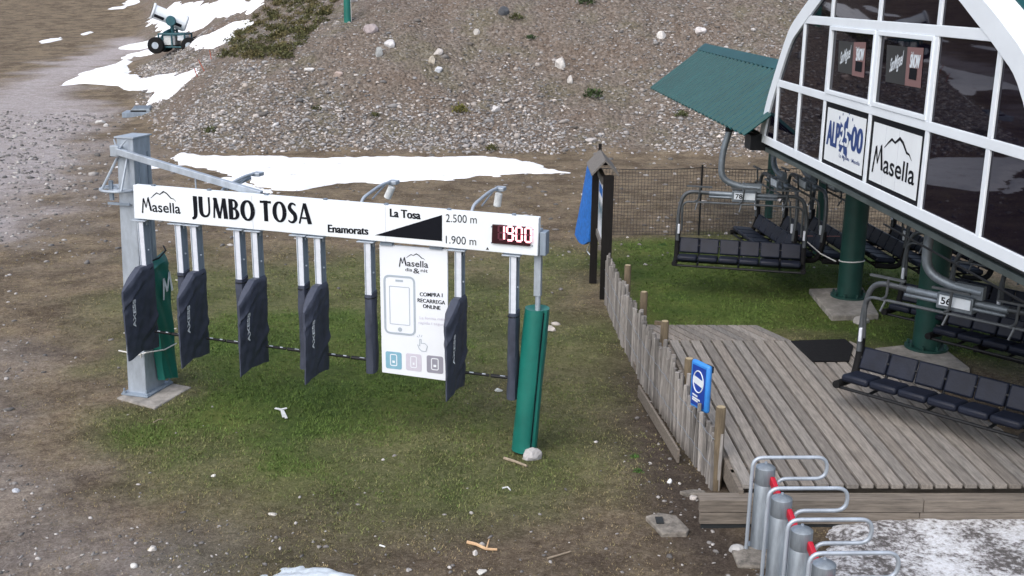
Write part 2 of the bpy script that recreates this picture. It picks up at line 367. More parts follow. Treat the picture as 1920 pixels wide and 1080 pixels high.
def grid_axis(parts):
    out = []
    for a, b, st in parts: out += list(np.arange(a, b, st))
    return np.array(out+[parts[-1][1]])
gx = grid_axis([(-400,-120,20),(-120,-50,4),(-50,-18,0.5),(-18,10,0.14),(10,26,0.5),(26,80,3),(80,300,20)])
gy = grid_axis([(-120,-6,8),(-6,7.5,0.6),(7.5,34,0.14),(34,56,0.2),(56,90,0.5),(90,150,2),(150,420,12)])
XX, YY = np.meshgrid(gx, gy); ZZ = height(XX, YY)
nx, ny = len(gx), len(gy)
me = bpy.data.meshes.new('ground')
vv = np.stack([XX, YY, ZZ], -1).reshape(-1, 3)
I = (np.arange(ny-1)[:, None]*nx+np.arange(nx-1)[None]).ravel(); ff = np.stack([I, I+1, I+nx+1, I+nx], 1)
me.from_pydata(vv.tolist(), [], ff.tolist()); me.shade_smooth()
fx_, fy_ = XX.ravel(), YY.ravel()
zc = np.zeros((len(fx_), 4), np.float32)
zc[:, 0] = zone(fx_, fy_, Z_green, 31); zc[:, 1] = zone(fx_, fy_, Z_road, 41); zc[:, 2] = zone(fx_, fy_, Z_dirt, 51)
zc[:, 3] = np.clip(0.5+hill_in(fx_, fy_)/0.6+0.3*fbm(fx_, fy_, 1.5, 3, 61), 0, 1)
at_ = me.attributes.new('zones', 'FLOAT_COLOR', 'POINT'); at_.data.foreach_set('color', zc.ravel())
ground = put(me, 'ground', None); tag(ground, kind='structure')

def ground_material():
    M_ = bpy.data.materials.new('mountain_ground'); M_.use_nodes = True; t = M_.node_tree; n = t.nodes; b = n['Principled BSDF']
    b.inputs['Roughness'].default_value = 0.95; b.inputs['Specular IOR Level'].default_value = 0.15
    L = t.links.new
    tc = n.new('ShaderNodeTexCoord'); a = n.new('ShaderNodeAttribute'); a.attribute_name = 'zones'
    sep = n.new('ShaderNodeSeparateColor'); L(a.outputs['Color'], sep.inputs[0])
    def noise(scale, det=6, ro=0.65):
        q = n.new('ShaderNodeTexNoise'); q.inputs['Scale'].default_value = scale; q.inputs['Detail'].default_value = det; q.inputs['Roughness'].default_value = ro
        L(tc.outputs['Object'], q.inputs['Vector']); return q.outputs[0]
    def rm(src, stops): c = ramp(n, stops); L(src, c.inputs[0]); return c.outputs[0]
    def mix(f, x, y, bt='MIX'):
        q = n.new('ShaderNodeMix'); q.data_type = 'RGBA'; q.blend_type = bt
        if isinstance(f, float): q.inputs[0].default_value = f
        else: L(f, q.inputs[0])
        L(x, q.inputs[6]); L(y, q.inputs[7]); return q.outputs[2]
    fine, gran, mid, big = noise(34, 8, 0.8), noise(9, 5, 0.8), noise(2.6, 6, .7), noise(0.5)
    def vor(scale):
        q = n.new('ShaderNodeTexVoronoi'); q.inputs['Scale'].default_value = scale; L(tc.outputs['Object'], q.inputs['Vector']); return q
    def tri(a, b, c_): return mix(0.38, mix(0.5, a, b), c_)
    dry = tri(rm(fine, [(.39, (.036,.026,.017)), (.5, (.152,.119,.083)), (.61, (.41,.345,.255))]), rm(gran, [(.39, (.053,.039,.026)), (.5, (.152,.119,.082)), (.61, (.33,.275,.20))]), rm(mid, [(.36, (.075,.052,.034)), (.5, (.16,.122,.078)), (.64, (.22,.182,.112))]))
    grn = tri(rm(fine, [(.39, (.008,.016,.004)), (.5, (.042,.074,.016)), (.61, (.135,.17,.055))]), rm(gran, [(.39, (.018,.038,.007)), (.5, (.056,.095,.022)), (.62, (.13,.16,.052))]), rm(big, [(.38, (.068,.122,.025)), (.62, (.145,.158,.050))]))
    grv = tri(rm(fine, [(.39, (.09,.074,.064)), (.5, (.27,.24,.225)), (.61, (.60,.56,.545))]), rm(gran, [(.39, (.18,.156,.148)), (.5, (.32,.29,.288)), (.62, (.54,.51,.515))]), rm(mid, [(.36, (.24,.208,.20)), (.64, (.47,.44,.455))]))
    drt = tri(rm(fine, [(.36, (.012,.009,.007)), (.5, (.062,.048,.038)), (.64, (.20,.175,.15))]), rm(gran, [(.36, (.02,.016,.012)), (.5, (.065,.05,.04)), (.66, (.15,.125,.105))]), rm(mid, [(.36, (.035,.027,.021)), (.64, (.09,.07,.055))]))
    v1 = vor(7.5)
    sc1 = n.new('ShaderNodeSeparateColor'); L(v1.outputs['Color'], sc1.inputs[0])
    scr = mix(0.6, rm(sc1.outputs[0], [(0, (.085,.067,.052)), (.55, (.165,.135,.112)), (.82, (.25,.22,.195)), (1, (.40,.375,.35))]), rm(big, [(.40, (.155,.112,.086)), (.52, (.155,.132,.112)), (.62, (.128,.122,.070))]))
    scr = mix(0.38, scr, rm(gran, [(.39, (.035,.027,.02)), (.61, (.32,.275,.235))]))
    pat = noise(0.95, 4, .6)
    dry = mix(1.0, dry, rm(pat, [(.36, (.62,.60,.60)), (.5, (.92,.92,.95)), (.62, (1.16,1.15,1.15))]), 'MULTIPLY')
    grn = mix(1.0, grn, rm(pat, [(.36, (.80,.82,.80)), (.62, (1.16,1.10,1.05))]), 'MULTIPLY')
    c = mix(sep.outputs[1], dry, grv)
    c = mix(sep.outputs[0], c, grn); c = mix(sep.outputs[2], c, drt); c = mix(a.outputs['Alpha'], c, scr)
    L(c, b.inputs['Base Color'])
    bp = n.new('ShaderNodeBump'); bp.inputs['Strength'].default_value = 0.7; bp.inputs['Distance'].default_value = 0.05
    gsum = n.new('ShaderNodeMath'); gsum.operation = 'ADD'; L(fine, gsum.inputs[0]); L(gran, gsum.inputs[1]); L(gsum.outputs[0], bp.inputs['Height'])
    bp2 = n.new('ShaderNodeBump'); bp2.inputs['Distance'].default_value = 0.12
    iv = n.new('ShaderNodeMath'); iv.operation = 'MULTIPLY'; L(a.outputs['Alpha'], iv.inputs[0]); iv.inputs[1].default_value = 0.8; L(iv.outputs[0], bp2.inputs['Strength'])
    rv = n.new('ShaderNodeMath'); rv.operation = 'SUBTRACT'; rv.inputs[0].default_value = 1; L(v1.outputs['Distance'], rv.inputs[1]); L(rv.outputs[0], bp2.inputs['Height'])
    L(bp.outputs[0], bp2.inputs['Normal']); L(bp2.outputs[0], b.inputs['Normal'])
    return M_
ground.data.materials.append(ground_material())

# ------------------------------------------------------------------ lift station
STN = thing('lift_station', 'chairlift station with white arched front of dark glass and green roof on pillars', 'lift station', FAC.A, FAC.rz)
UC = 4.93
hw = [(5.05,3.0),(4.78,3.6),(4.42,4.12),(3.80,4.87),(3.3,5.18),(2.72,5.46),(2.0,5.78),(1.0,6.05),(0,6.14)]
def densify(p, k=4):
    out = []
    for i in range(len(p)-1):
        p0, p1, p2, p3 = [Vector(p[max(0, min(len(p)-1, i+j))]) for j in (-1, 0, 1, 2)]
        for s in range(k):
            t = s/k; out.append(0.5*((2*p1)+(p2-p0)*t+(2*p0-5*p1+4*p2-p3)*t*t+(3*p1-p0-3*p2+p3)*t**3))
    return out+[Vector(p[-1])]
hd = densify(hw)
outer = [(UC-a, z) for a, z in hd]+[(UC+a, z) for a, z in reversed(hd[:-1])]
def inset(path, d):
    out = []
    for i, p in enumerate(path):
        a = Vector(path[max(i-1, 0)]); b = Vector(path[min(i+1, len(path)-1)]); t = (b-a).normalized(); nrm = Vector((t.y, -t.x))
        out.append((p[0]+nrm.x*d, p[1]+nrm.y*d))
    return out
inner = inset(outer, 0.25); inner[0] = (inner[0][0], 3.0); inner[-1] = (inner[-1][0], 3.0)
fr = MB()
n_ = len(outer)
vs = [(x, -0.03, z) for x, z in outer]+[(x, -0.03, z) for x, z in inner]+[(x, 0.12, z) for x, z in outer]+[(x, 0.12, z) for x, z in inner]
fs = []
for i in range(n_-1):
    fs += [(i, i+1, n_+i+1, n_+i), (2*n_+i+1, 2*n_+i, 3*n_+i, 3*n_+i+1), (i+1, i, 2*n_+i, 2*n_+i+1), (n_+i, n_+i+1, 3*n_+i+1, 3*n_+i)]
fs += [(0, n_, 3*n_, 2*n_), (n_-1, 3*n_-1, 4*n_-1, 2*n_-1)]
fr.add(vs, fs)
def arch_z(u):                                   # inner arch height at u
    xs = [p[0] for p in inner]; zs = [p[1] for p in inner]; return float(np.interp(u, xs, zs))
def arch_u(z, left):
    h_ = len(inner)//2; seg = inner[:h_+1] if left else inner[h_:][::-1]
    return float(np.interp(z, [p[1] for p in seg], [p[0] for p in seg]))
ZR = [(3.0, 3.13), (4.01, 4.12), (5.05, 5.17)]
US = [0.78, 1.94, 3.13, 4.91, 6.66, 8.12, 9.2]
for z0, z1 in ZR:
    ua, ub = arch_u(z0, True)-0.03, arch_u(z0, False)+0.03
    fr.box((ua, -0.022, z0), (ub, 0.10, z1))
for u in US:
    zt = arch_z(u)
    for (a, b) in zip([r_[1] for r_ in ZR], [r_[0] for r_ in ZR[1:]]+[9]):
        if a < zt-0.05: fr.box((u-0.045, -0.018, a), (u+0.045, 0.09, min(b, zt+0.02)))
fr.build('facade_frame', M['frame'], STN, bevel=0.006)
def clip(poly, fn):                              # keep fn(p) >= 0
    out = []
    for i in range(len(poly)):
        a, b = poly[i], poly[(i+1) % len(poly)]; fa, fb = fn(a), fn(b)
        if fa >= 0: out.append(a)
        if (fa >= 0) != (fb >= 0): t = fa/(fa-fb); out.append((a[0]+(b[0]-a[0])*t, a[1]+(b[1]-a[1])*t))
    return out
arch_poly = inset(outer, 0.20)
def glass(u0, u1, z0, z1, panel=False):
    p = [(u0, z0), (u1, z0), (u1, z1), (u0, z1)]
    for i in range(len(arch_poly)-1):
        (ax, az), (bx, bz) = arch_poly[i], arch_poly[i+1]
        p = clip(p, lambda q: (bx-ax)*-(q[1]-az)+(bz-az)*(q[0]-ax))
        if len(p) < 3: return
    MB().prism(p, 0.006, 0.02).build('window_pane', M['glass'], STN)
edges_u = [-0.1]+US+[10.0]
rows = [(3.13, 4.01), (4.12, 5.05), (5.17, 6.3)]
for r_, (z0, z1) in enumerate(rows):
    for k in range(len(edges_u)-1):
        if r_ == 0 and k in (3, 4): continue
        glass(edges_u[k]+0.02, edges_u[k+1]-0.02, z0-0.02, z1+0.02)
# opening sashes
for k in (3, 4):
    a, b = edges_u[k]+0.045, edges_u[k+1]-0.045; z0, z1 = 4.12, 5.05; s = MB()
    s.box((a, -0.035, z0), (b, 0.03, z0+0.055)); s.box((a, -0.035, z1-0.055), (b, 0.03, z1)); s.box((a, -0.033, z0+0.055), (a+0.05, 0.03, z1-0.055)); s.box((b-0.05, -0.033, z0+0.055), (b, 0.03, z1-0.055))
    s.build('window_sash', M['frame'], STN, bevel=0.005)
# stickers on the two opening panes
def quad(fr_, pts, y=0.0): return [fr_.at(px, py, y) for px, py in pts]
Ys = 0.003
for blk, pnk, t1, t2, t3, t4 in (([(1573,76),(1601,79),(1598,140),(1571,134)], [(1601,79),(1624,79),(1620,146),(1597,141)], ((1575,120),(1595,107),20), ((1605,113),(1620,113),16), ((1604,133),(1615,135),14), ((1605,94),(1612,94),4)),
                                 ([(1663,84),(1702,88),(1697,160),(1660,153)], [(1702,88),(1732,90),(1726,165),(1696,160)], ((1668,135),(1693,120),22), ((1706,126),(1725,128),20), ((1705,148),(1717,151),17), ((1709,104),(1714,104),4))):
    stk = MB(); flat(stk, quad(FAC, blk, Ys), Ys); st = stk.build('sticker', M['sticker'], STN)
    mb = MB(); text(mb, 'SanMiguel', FAC.at(*t1[0], Ys), FAC.at(*t1[1], Ys), 0.16, Ys-0.003, 0.02, 0.25); mb.build('sticker_lettering', M['plate'], st)
    stk = MB(); flat(stk, quad(FAC, pnk, Ys-0.002), Ys-0.002); st = stk.build('sticker', M['pink'], STN)
    mb = MB(); heavy(mb, 'SNOW', FAC.at(*t2[0], Ys), FAC.at(*t2[1], Ys), 0.15, Ys-0.006, .008, 3)
    text(mb, 'THE', FAC.at(*t4[0], Ys), FAC.at(*t4[1], Ys), 0.04, Ys-0.006); mb.build('sticker_lettering', M['plate'], st)
    mb = MB(); a = FAC.at(*t3[0], Ys); b = FAC.at(*t3[1], Ys); flat(mb, [(a[0]-.01, a[1]), (b[0]+.02, a[1]), (b[0]+.02, a[1]+.13), (a[0]-.01, a[1]+.13)], Ys-0.006); mb.build('sticker_block', M['ink'], st)
# two banner panels
for k in (3, 4):
    a, b = edges_u[k]+0.045, edges_u[k+1]-0.045
    pn = MB().box((a, 0.0, 3.13), (b, 0.04, 4.01)).build('banner_border', M['ink'], STN)
    MB().box((a+0.10, -0.006, 3.19), (b-0.09, 0.002, 3.93)).build('banner_panel', M['white'], pn)
    Yb = -0.009
    if k == 4:
        mb = MB(); ski_logo(mb, a+0.17, 3.33, b-a-0.34, 0.50, Yb); mb.build('banner_lettering', M['ink'], pn)
        mb = MB(); mb.box((a+0.52, -0.0072, 3.19), (a+0.528, -0.006, 3.93)); mb.box((a+0.93, -0.0072, 3.19), (a+0.938, -0.006, 3.93)); mb.build('panel_seam', M['pale_ink'], pn)
    else:
        mb = MB(); heavy(mb, 'ALP', (a+0.15, 3.42), (a+0.68, 3.42), 0.34, Yb, .018)
        heavy(mb, '00', (a+1.12, 3.47), (b-0.13, 3.47), 0.32, Yb, .016)
        bl = []
        for i in range(36):
            t = 2*math.pi*i/36; q = 1+0.30*math.sin(5*t+1)+0.16*math.sin(11*t); bl.append((a+0.88+0.20*q*math.cos(t), 3.60+0.22*q*math.sin(t)))
        c0 = (a+0.88, 3.60)
        for i in range(36): flat(mb, [c0, bl[i], bl[(i+1) % 36]], Yb-0.001)
        for (dx, dz, r_) in ((-.28,.24,.022),(-.16,.30,.016),(.22,.27,.02),(.3,.2,.014),(.02,-.3,.018),(.15,-.27,.013),(-.2,-.2,.014),(0.08,.33,.014)):
            flat(mb, [(a+0.90+dx+r_*math.cos(t*1.05), 3.60+dz+r_*1.3*math.sin(t*1.05)) for t in range(6)], Yb)
        text(mb, 'La Molina · Masella', (a+0.72, 3.31), (b-0.17, 3.31), 0.05, Yb, 0.01)
        mb.build('banner_lettering', M['blue_ink'], pn)
        mb = MB(); heavy(mb, '2', (a+0.71, 3.49), (a+0.87, 3.49), 0.24, Yb-0.004, .012, 3); heavy(mb, '5', (a+0.89, 3.49), (a+1.05, 3.49), 0.24, Yb-0.004, .012, 3); mb.build('banner_numeral', M['white'], pn)
# barrel roof behind the arch
def shell(y0, y1, d, name, m_):
    s = MB(); pa = inset(outer, d); pb = inset(outer, d+0.06); n = len(pa)
    vs = [(x, y0, z) for x, z in pa]+[(x, y1, z) for x, z in pa]+[(x, y0, z) for x, z in pb]+[(x, y1, z) for x, z in pb]; fs = []
    for i in range(n-1): fs += [(i, i+1, n+i+1, n+i), (2*n+i, 3*n+i, 3*n+i+1, 2*n+i+1), (i, 2*n+i, 2*n+i+1, i+1), (n+i, n+i+1, 3*n+i+1, 3*n+i)]
    fs += [(0, n, 3*n, 2*n), (n-1, 3*n-1, 4*n-1, 2*n-1)]
    return s.add(vs, fs).build(name, m_, STN, smooth=True)
shell(0.12, 0.30, 0.004, 'roof_edge_trim', M['frame'])
shell(0.30, 5.6, -0.012, 'barrel_roof', M['roofgreen'])
MB().prism([(x, z) for x, z in inset(outer, 0.08)], 5.40, 5.58).build('rear_wall', M['roofgreen'], STN)
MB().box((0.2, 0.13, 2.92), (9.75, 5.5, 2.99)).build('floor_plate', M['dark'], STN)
bm_ = MB().box((0.0, 0.04, 2.84), (10.0, 0.24, 2.915)); bm_.box((0.05, 0.26, 2.74), (9.95, 0.34, 2.915)); bm_.build('edge_beam', M['beam'], STN, bevel=0.01)
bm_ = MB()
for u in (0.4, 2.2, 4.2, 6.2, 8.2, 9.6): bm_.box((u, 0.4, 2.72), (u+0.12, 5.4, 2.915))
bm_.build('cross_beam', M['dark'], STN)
bm_ = MB()
bm_.tube([(4.6, -0.014, 2.985), (9.4, -0.014, 2.985)], 0.012, 6); bm_.tube([(5.6, 0.03, 2.72), (9.9, 0.03, 2.70)], 0.014, 6)
bm_.build('cable', M['black'], STN)
# pillars
for px, py in ((1590, 565), (1735, 663)):
    p = G(px, py); l = Vector(((p-FAC.A).dot(FAC.x), (p-FAC.A).dot(FAC.y), 0))
    pl = MB().lathe([(0.215, 0.12), (0.215, 2.92)], 28, (l.x, l.y, 0)).build('pillar', M['pillar'], STN, smooth=True)
    b = MB().lathe([(0.33, 0.10), (0.33, 0.135)], 28, (l.x, l.y, 0))
    for k in range(8):
        t = k*math.pi/4+0.2; b.lathe([(0.022, 0.135), (0.022, 0.20)], 6, (l.x+0.28*math.cos(t), l.y+0.28*math.sin(t), 0))
    b.build('base_flange', M['pillar'], pl, smooth=True)
    if px == 1590:
        MB().tube([(l.x+0.222*math.cos(t*math.pi/12), l.y+0.222*math.sin(t*math.pi/12), 0.78+0.02*math.sin(t*math.pi/12+1)) for t in range(24)], 0.012, 6, closed=True).build('rope_loop', M['rope'], pl)
# green corrugated canopy over the chair line (parallel to the facade line)
def canopy():
    x0, x1 = -8.7, 0.45                           # along local x (negative = away from the camera)
    ye, ze, yr, zr_ = -0.44, 3.16, 0.92, 4.22     # eave and ridge
    c = MB(); N = 28; prof = []
    for i in range(N):
        b = x0+(x1-x0)*i/N; w_ = (x1-x0)/N; prof += [(b, 0), (b+w_*.48, 0), (b+w_*.60, 0.055), (b+w_*.82, 0.055), (b+w_*.94, 0)]
    prof.append((x1, 0)); L = math.hypot(yr-ye, zr_-ze); nu = Vector((0, -(zr_-ze)/L, (yr-ye)/L)); n = len(prof); vs = []
    for t in (0, 1):
        for d, o in prof:
            p = Vector((d, ye+(yr-ye)*t, ze+(zr_-ze)*t))+nu*o; vs.append(p)
    vs += [v-nu*0.012 for v in vs]
    fs = []
    for i in range(n-1): fs += [(i, i+1, n+i+1, n+i), (2*n+i+1, 2*n+i, 3*n+i, 3*n+i+1), (i+1, i, 2*n+i, 2*n+i+1)]
    c.add(vs, fs); c.build('canopy_roof', M['roofgreen'], STN)
    c = MB(); Lr = 0.24; nu2 = Vector((0, (zr_-ze)/L, (yr-ye)/L)); d_ = Vector((0, (yr-ye)/L, (zr_-ze)/L))
    p0 = Vector((0, yr, zr_))+nu*0.055
    c.add([(x0-.04, *(p0-d_*Lr)[1:]), (x1, *(p0-d_*Lr)[1:]), (x1, *p0[1:]), (x0-.04, *p0[1:]), (x1, p0.y+0.35, p0.z-0.12), (x0-.04, p0.y+0.35, p0.z-0.12)], [(0,1,2,3), (3,2,4,5)])
    o = c.build('ridge_cap', M['roofgreen'], STN); so_ = o.modifiers.new('thick', 'SOLIDIFY'); so_.thickness = 0.02
    c = MB(); c.add([(x0, yr+.05, zr_-0.01), (x1, yr+.05, zr_-0.01), (x1, yr+1.7, zr_-0.75), (x0, yr+1.7, zr_-0.75)], [(0,1,2,3)])
    o = c.build('canopy_rear_slope', M['roofgreen'], STN); so_ = o.modifiers.new('thick', 'SOLIDIFY'); so_.thickness = 0.03
    c = MB(); c.prism([(0,0),(1,0),(1,1)], 0, 0.03)
    c = MB(); c.add([(x0-.02, ye, ze-.02), (x0-.02, yr, zr_+.04), (x0-.02, yr+1.7, zr_-.75), (x0+.01, ye, ze-.02), (x0+.01, yr, zr_+.04), (x0+.01, yr+1.7, zr_-.75)], [(0,1,2),(5,4,3),(0,3,4,1),(1,4,5,2),(2,5,3,0)])
    c.build('canopy_gable', M['roofgreen'], STN)
    c = MB(); c.box((x0+.2, -0.12, 3.02), (0.1, 0.02, 3.14)); c.build('guide_rail', M['black'], STN)
    MB().box((-0.30, -0.22, 2.86), (0.10, 0.20, 3.12)).build('rail_end_box', M['black'], STN, bevel=.01)
    c = MB()
    for xx in (x0+0.6, -4.2): MB().tube([(xx, 2.6, 0), (xx, 2.6, 3.4)], 0.10, 14).build('canopy_support', M['pillar'], STN, smooth=True)
canopy()
# concrete footings under the pillars
def footing(label, pts, z1, g='pillar footings'):
    c = Vector((sum(p[0] for p in pts)/len(pts), sum(p[1] for p in pts)/len(pts), 0)); n = len(pts)
    b = MB(); b.add([(p[0]-c.x, p[1]-c.y, -0.2) for p in pts]+[(p[0]-c.x, p[1]-c.y, z1) for p in pts], [tuple(range(n-1, -1, -1)), tuple(range(n, 2*n))]+[(i, (i+1) % n, n+(i+1) % n, n+i) for i in range(n)])
    o = b.build('concrete_footing', M['concrete'], None, bevel=0.02); o.location = c; tag(o, label, 'footing', g)
footing('square concrete footing under the green pillar nearer the net fence', [G(*p, .1) for p in ((1517,541),(1560,592),(1648,588),(1618,538))], 0.10)
footing('concrete footing under the green pillar right behind chair number 56', [G(*p, .1) for p in ((1640,652),(1700,712),(1820,690),(1755,640))], 0.10)

# ------------------------------------------------------------------ six-seat chairs
W6 = 2.24
def make_chair():
    root = thing('lift_chair', 'six seat chair', 'chairlift chair', (0,0,0), 0, 'six seat lift chairs')
    sw = W6/6
    for i in range(6):
        x0 = -W6/2+i*sw
        s = MB()
        mt = Matrix.Translation((x0+sw/2, -0.22, 0.05)) @ Matrix.Rotation(R(-6), 4, 'X')
        s.box((-sw/2+.006, -0.22, -0.05), (sw/2-.006, 0.17, 0.05), mt); s.build('seat', M['padseat'], root, smooth=True, bevel=0.035)
        s = MB(); mt = Matrix.Translation((x0+sw/2, 0.075, 0.215)) @ Matrix.Rotation(R(-23), 4, 'X')
        s.box((-sw/2+.006, -0.032, -0.148), (sw/2-.006, 0.032, 0.148), mt); s.build('backrest', M['padseat'], root, smooth=True, bevel=0.025)
    f = MB()
    f.tube([(-W6/2-.02, -0.05, -0.06), (W6/2+.02, -0.05, -0.06)], 0.03, 8); f.tube([(-W6/2-.02, -0.40, -0.07), (W6/2+.02, -0.40, -0.07)], 0.022, 8)
    f.tube([(-W6/2, 0.07, 0.22), (W6/2, 0.07, 0.22)], 0.022, 8); f.tube([(-W6/2, 0.135, 0.33), (W6/2, 0.135, 0.33)], 0.022, 8)
    for x in (-W6/6*2, 0, W6/6*2): f.tube([(x, -0.42, -0.07), (x, 0.0, -0.07), (x, 0.06, 0.1), (x, 0.15, 0.34)], 0.02, 6)
    f.build('seat_frame', M['black'], root, smooth=True)
    for s_ in (-1, 1):
        x = s_*(W6/2+0.04)
        f = MB(); f.tube(arc([(x, -0.46, -0.03), (x, 0.0, -0.06), (x, 0.10, 0.28), (x, 0.10, 0.5)], 0.14), 0.05, 10); f.build('side_pad', M['rubber'], root, smooth=True)
        f = MB(); f.tube(arc([(x, 0.06, 0.30), (x*1.01, 0.10, 0.85), (x*0.93, 0.10, 1.24), (s_*0.32, 0.10, 1.22)], 0.42, 9), 0.036, 10); f.build('outer_tube', M['chairsteel'], root, smooth=True)
        f = MB(); f.box((x*0.985-.02, 0.01, 0.44), (x*0.985+.02, 0.05, 0.62)); f.build('pivot', M['alu'], root, bevel=0.006)
    f = MB(); f.tube([(-0.62, 0.10, 1.22), (0.62, 0.10, 1.22)], 0.048, 10); f.tube([(-0.62, 0.03, 1.17), (0.62, 0.03, 1.17)], 0.024, 8)
    f.box((-0.20, 0.0, 1.10), (0.24, 0.20, 1.30)); f.build('cross_beam', M['chairgalv'], root, smooth=True, bevel=0.01)
    f = MB(); f.tube(arc([(0.30, 0.10, 1.36), (-0.08, 0.10, 1.37), (-0.42, 0.10, 1.50), (-0.43, 0.10, 1.95), (-0.32, 0.10, 2.40)], 0.34, 8), 0.058, 12)
    f.box((-0.02, 0.055, 1.28), (0.32, 0.145, 1.44)); hg = f.build('hanger', M['chairgalv'], root, smooth=True)
    MB().box((-0.40, 0.02, 2.38), (-0.24, 0.18, 2.46)).build('grip', M['black'], hg, bevel=0.02)
    b = MB(); xw = W6/2-0.03
    b.tube(arc([(-xw, 0.03, 0.50), (-xw, -0.02, 1.0), (-xw*.93, -0.04, 1.07), (xw*.93, -0.04, 1.07), (xw, -0.02, 1.0), (xw, 0.03, 0.50)], 0.20, 6), 0.020, 8)
    sb = b.build('safety_bar', M['chairsteel'], root, smooth=True)
    for x in (-0.80, 0.0, 0.78):
        b = MB(); b.tube(arc([(x-.08, -0.04, 1.07), (x, -0.07, 1.12), (x+.02, -0.10, 1.36)], 0.08), 0.017, 7); b.tube([(x-.02, -0.04, 1.07), (x-.05, -0.10, 0.93)], 0.015, 6)
        b.box((x-0.22, -0.125, 1.36), (x+0.24, -0.08, 1.385)); b.build('footrest', M['chairsteel'], sb, smooth=True)
    pt = MB().box((-0.16, -0.022, 1.15), (0.22, -0.004, 1.275)).build('number_plate', M['plate'], root, bevel=0.004)
    return root, pt
def place(o, x, y, z, rz, label):
    o.location = (x, y, z); o.rotation_euler = (0, 0, rz); o['label'] = label
def numbered(o, s):
    pt = [c for c in children(o) if c.name.startswith('number_plate')][0]
    mb = MB(); text(mb, s, (-0.135, 1.17), (-0.01, 1.17), 0.085, -0.026, 0.02); mb.build('numeral', M['ink'], pt)
ch56, _ = make_chair()
pa = G(1610, 675, 0.95); ang56 = R(-45.5); dx56 = Vector((math.cos(ang56), math.sin(ang56), 0)); c56 = pa+dx56*(W6/2)
ch78 = copy_tree(ch56)
place(ch56, c56.x, c56.y, 0.75, ang56, 'six seat chair with plate 56 hanging over the right edge of the wooden deck')
place(ch78, 4.23, 19.95, 0.66, R(-13), 'six seat chair with plate 78 hanging under the green canopy before the net fence')
numbered(ch56, '56'); numbered(ch78, '78')
parked = [(5.10, 21.3, 0.70, -85, 'parked chair directly behind chair 78, its backrest overlapping it'),
          (5.63, 21.2, 0.70, -86, 'second parked chair from the left in the row ending at the green pillar'),
          (6.16, 21.1, 0.70, -86, 'third parked chair from the left, partly behind the farther green pillar'),
          (7.05, 20.8, 0.70, -86, 'parked chair just right of the farther green pillar'),
          (7.65, 20.4, 0.70, -84, 'last parked chair of the row, seen between the two green pillars'),
          (7.75, 14.4, 0.62, -50, 'dark parked chair right of the nearer green pillar, closest behind chair 56'),
          (8.45, 14.3, 0.62, -50, 'dark parked chair deep under the station, behind the row at the right frame edge'),
          (8.30, 20.0, 0.70, -84, 'parked chair right of the last gap, mostly hidden by the nearer green pillar'),
          (7.25, 14.9, 0.66, -48, 'dark parked chair immediately right of the nearer green pillar'),
          (8.25, 13.4, 0.66, -48, 'dark parked chair under the station front beam at the right frame edge'),
          (7.6, 16.9, 0.66, -50, 'dark parked chair between both green pillars, behind the lowest one'),
          (7.1, 16.4, 0.60, -46, 'dark parked chair low behind the two green pillars')]
for x, y, z, a, lb in parked:
    c = copy_tree(ch56)
    for k in children(c):
        if k.name.startswith('number_plate'):
            for q in children(k): bpy.data.objects.remove(q)
    place(c, x, y, z, R(a), lb)
# ropes around the pillar to the chair
mb = MB(); mb.tube([G(1497, 442, 1.0), G(1540, 443, 1.0), G(1575, 443, 1.0)], 0.008, 5)
tag(mb.build('rope', M['redrope']), 'thin faded red rope tied from chair 78 to the green pillar', 'rope')
a, b_ = G(1512, 452, 0.95), G(1567, 490, 0.78)
mb = MB(); mb.tube([a, (a+b_)/2+Vector((0,0,-.05)), b_], 0.012, 5)
tag(mb.build('rope', M['rope']), 'grey rope sagging from chair 78 to the loop on the green pillar', 'rope')

# ------------------------------------------------------------------ access gantry
GT = thing('sign_gantry', 'long white sign board with lettering held between a thick steel post and a thin pipe', 'gate sign', GATE.A, GATE.rz)
Y0, Y1 = 0.0, 0.10
sTL, sBL, sTR, sBR = (0.02, 3.03), (0.0, 2.59), (5.41, 2.955), (5.40, 2.50)
sgn = MB(); sgn.prism([sTL, sBL, sBR, sTR], Y0, Y1).build('sign_board', M['white'], GT, bevel=0.008)
sgn = MB(); sgn.box((0.05, Y1+.003, 2.60), (5.36, Y1+0.12, 2.74)); sgn.build('carrier_beam', M['galv_dull'], GT, bevel=0.01)
sgn = MB()
for x in np.linspace(0.3, 5.1, 7):
    zt = 3.03-(x/5.41)*0.075; MB().box((x-.02, 0.01, zt+.003), (x+.02, 0.06, zt+0.02)).build('fastener', M['galv_dull'], GT)
for p in ((922,425),(922,455),(999,430),(998,461)): q = GATE.at(*p); MB().box((q[0]-.008, -.006, q[1]-.008), (q[0]+.008, -.001, q[1]+.008)).build('screw', M['galv_dull'], GT)
at = lambda px, py: GATE.at(px, py, 0)
sl = (at(1010,408)[1]-at(250,347)[1])/5.4
YT = -0.003
mb = MB()
ski_logo(mb, at(266,397)[0], 2.685, at(339,400)[0]-at(266,397)[0], 0.285, YT)
mb.build('logo', M['ink'], GT); mb = MB()
black(mb, 'JUMBO', at(360,405), at(479,415), 0.262, YT); black(mb, 'TOSA', at(489,414), at(585,421), 0.262, YT); mb.build('title_lettering', M['ink'], GT); mb = MB()
heavy(mb, 'La Tosa', at(731,406), at(789,411), 0.098, YT, .0045, 3); mb.build('station_name_lettering', M['ink'], GT); mb = MB(); heavy(mb, 'Enamorats', at(615,435), at(691,440), 0.095, YT, .0045, 3); mb.build('station_name_lettering', M['ink'], GT); mb = MB()
mb2 = MB(); flat(mb2, [at(703,441), at(829,403), at(829,452)], YT); mb2.build('slope_triangle', M['ink'], GT)
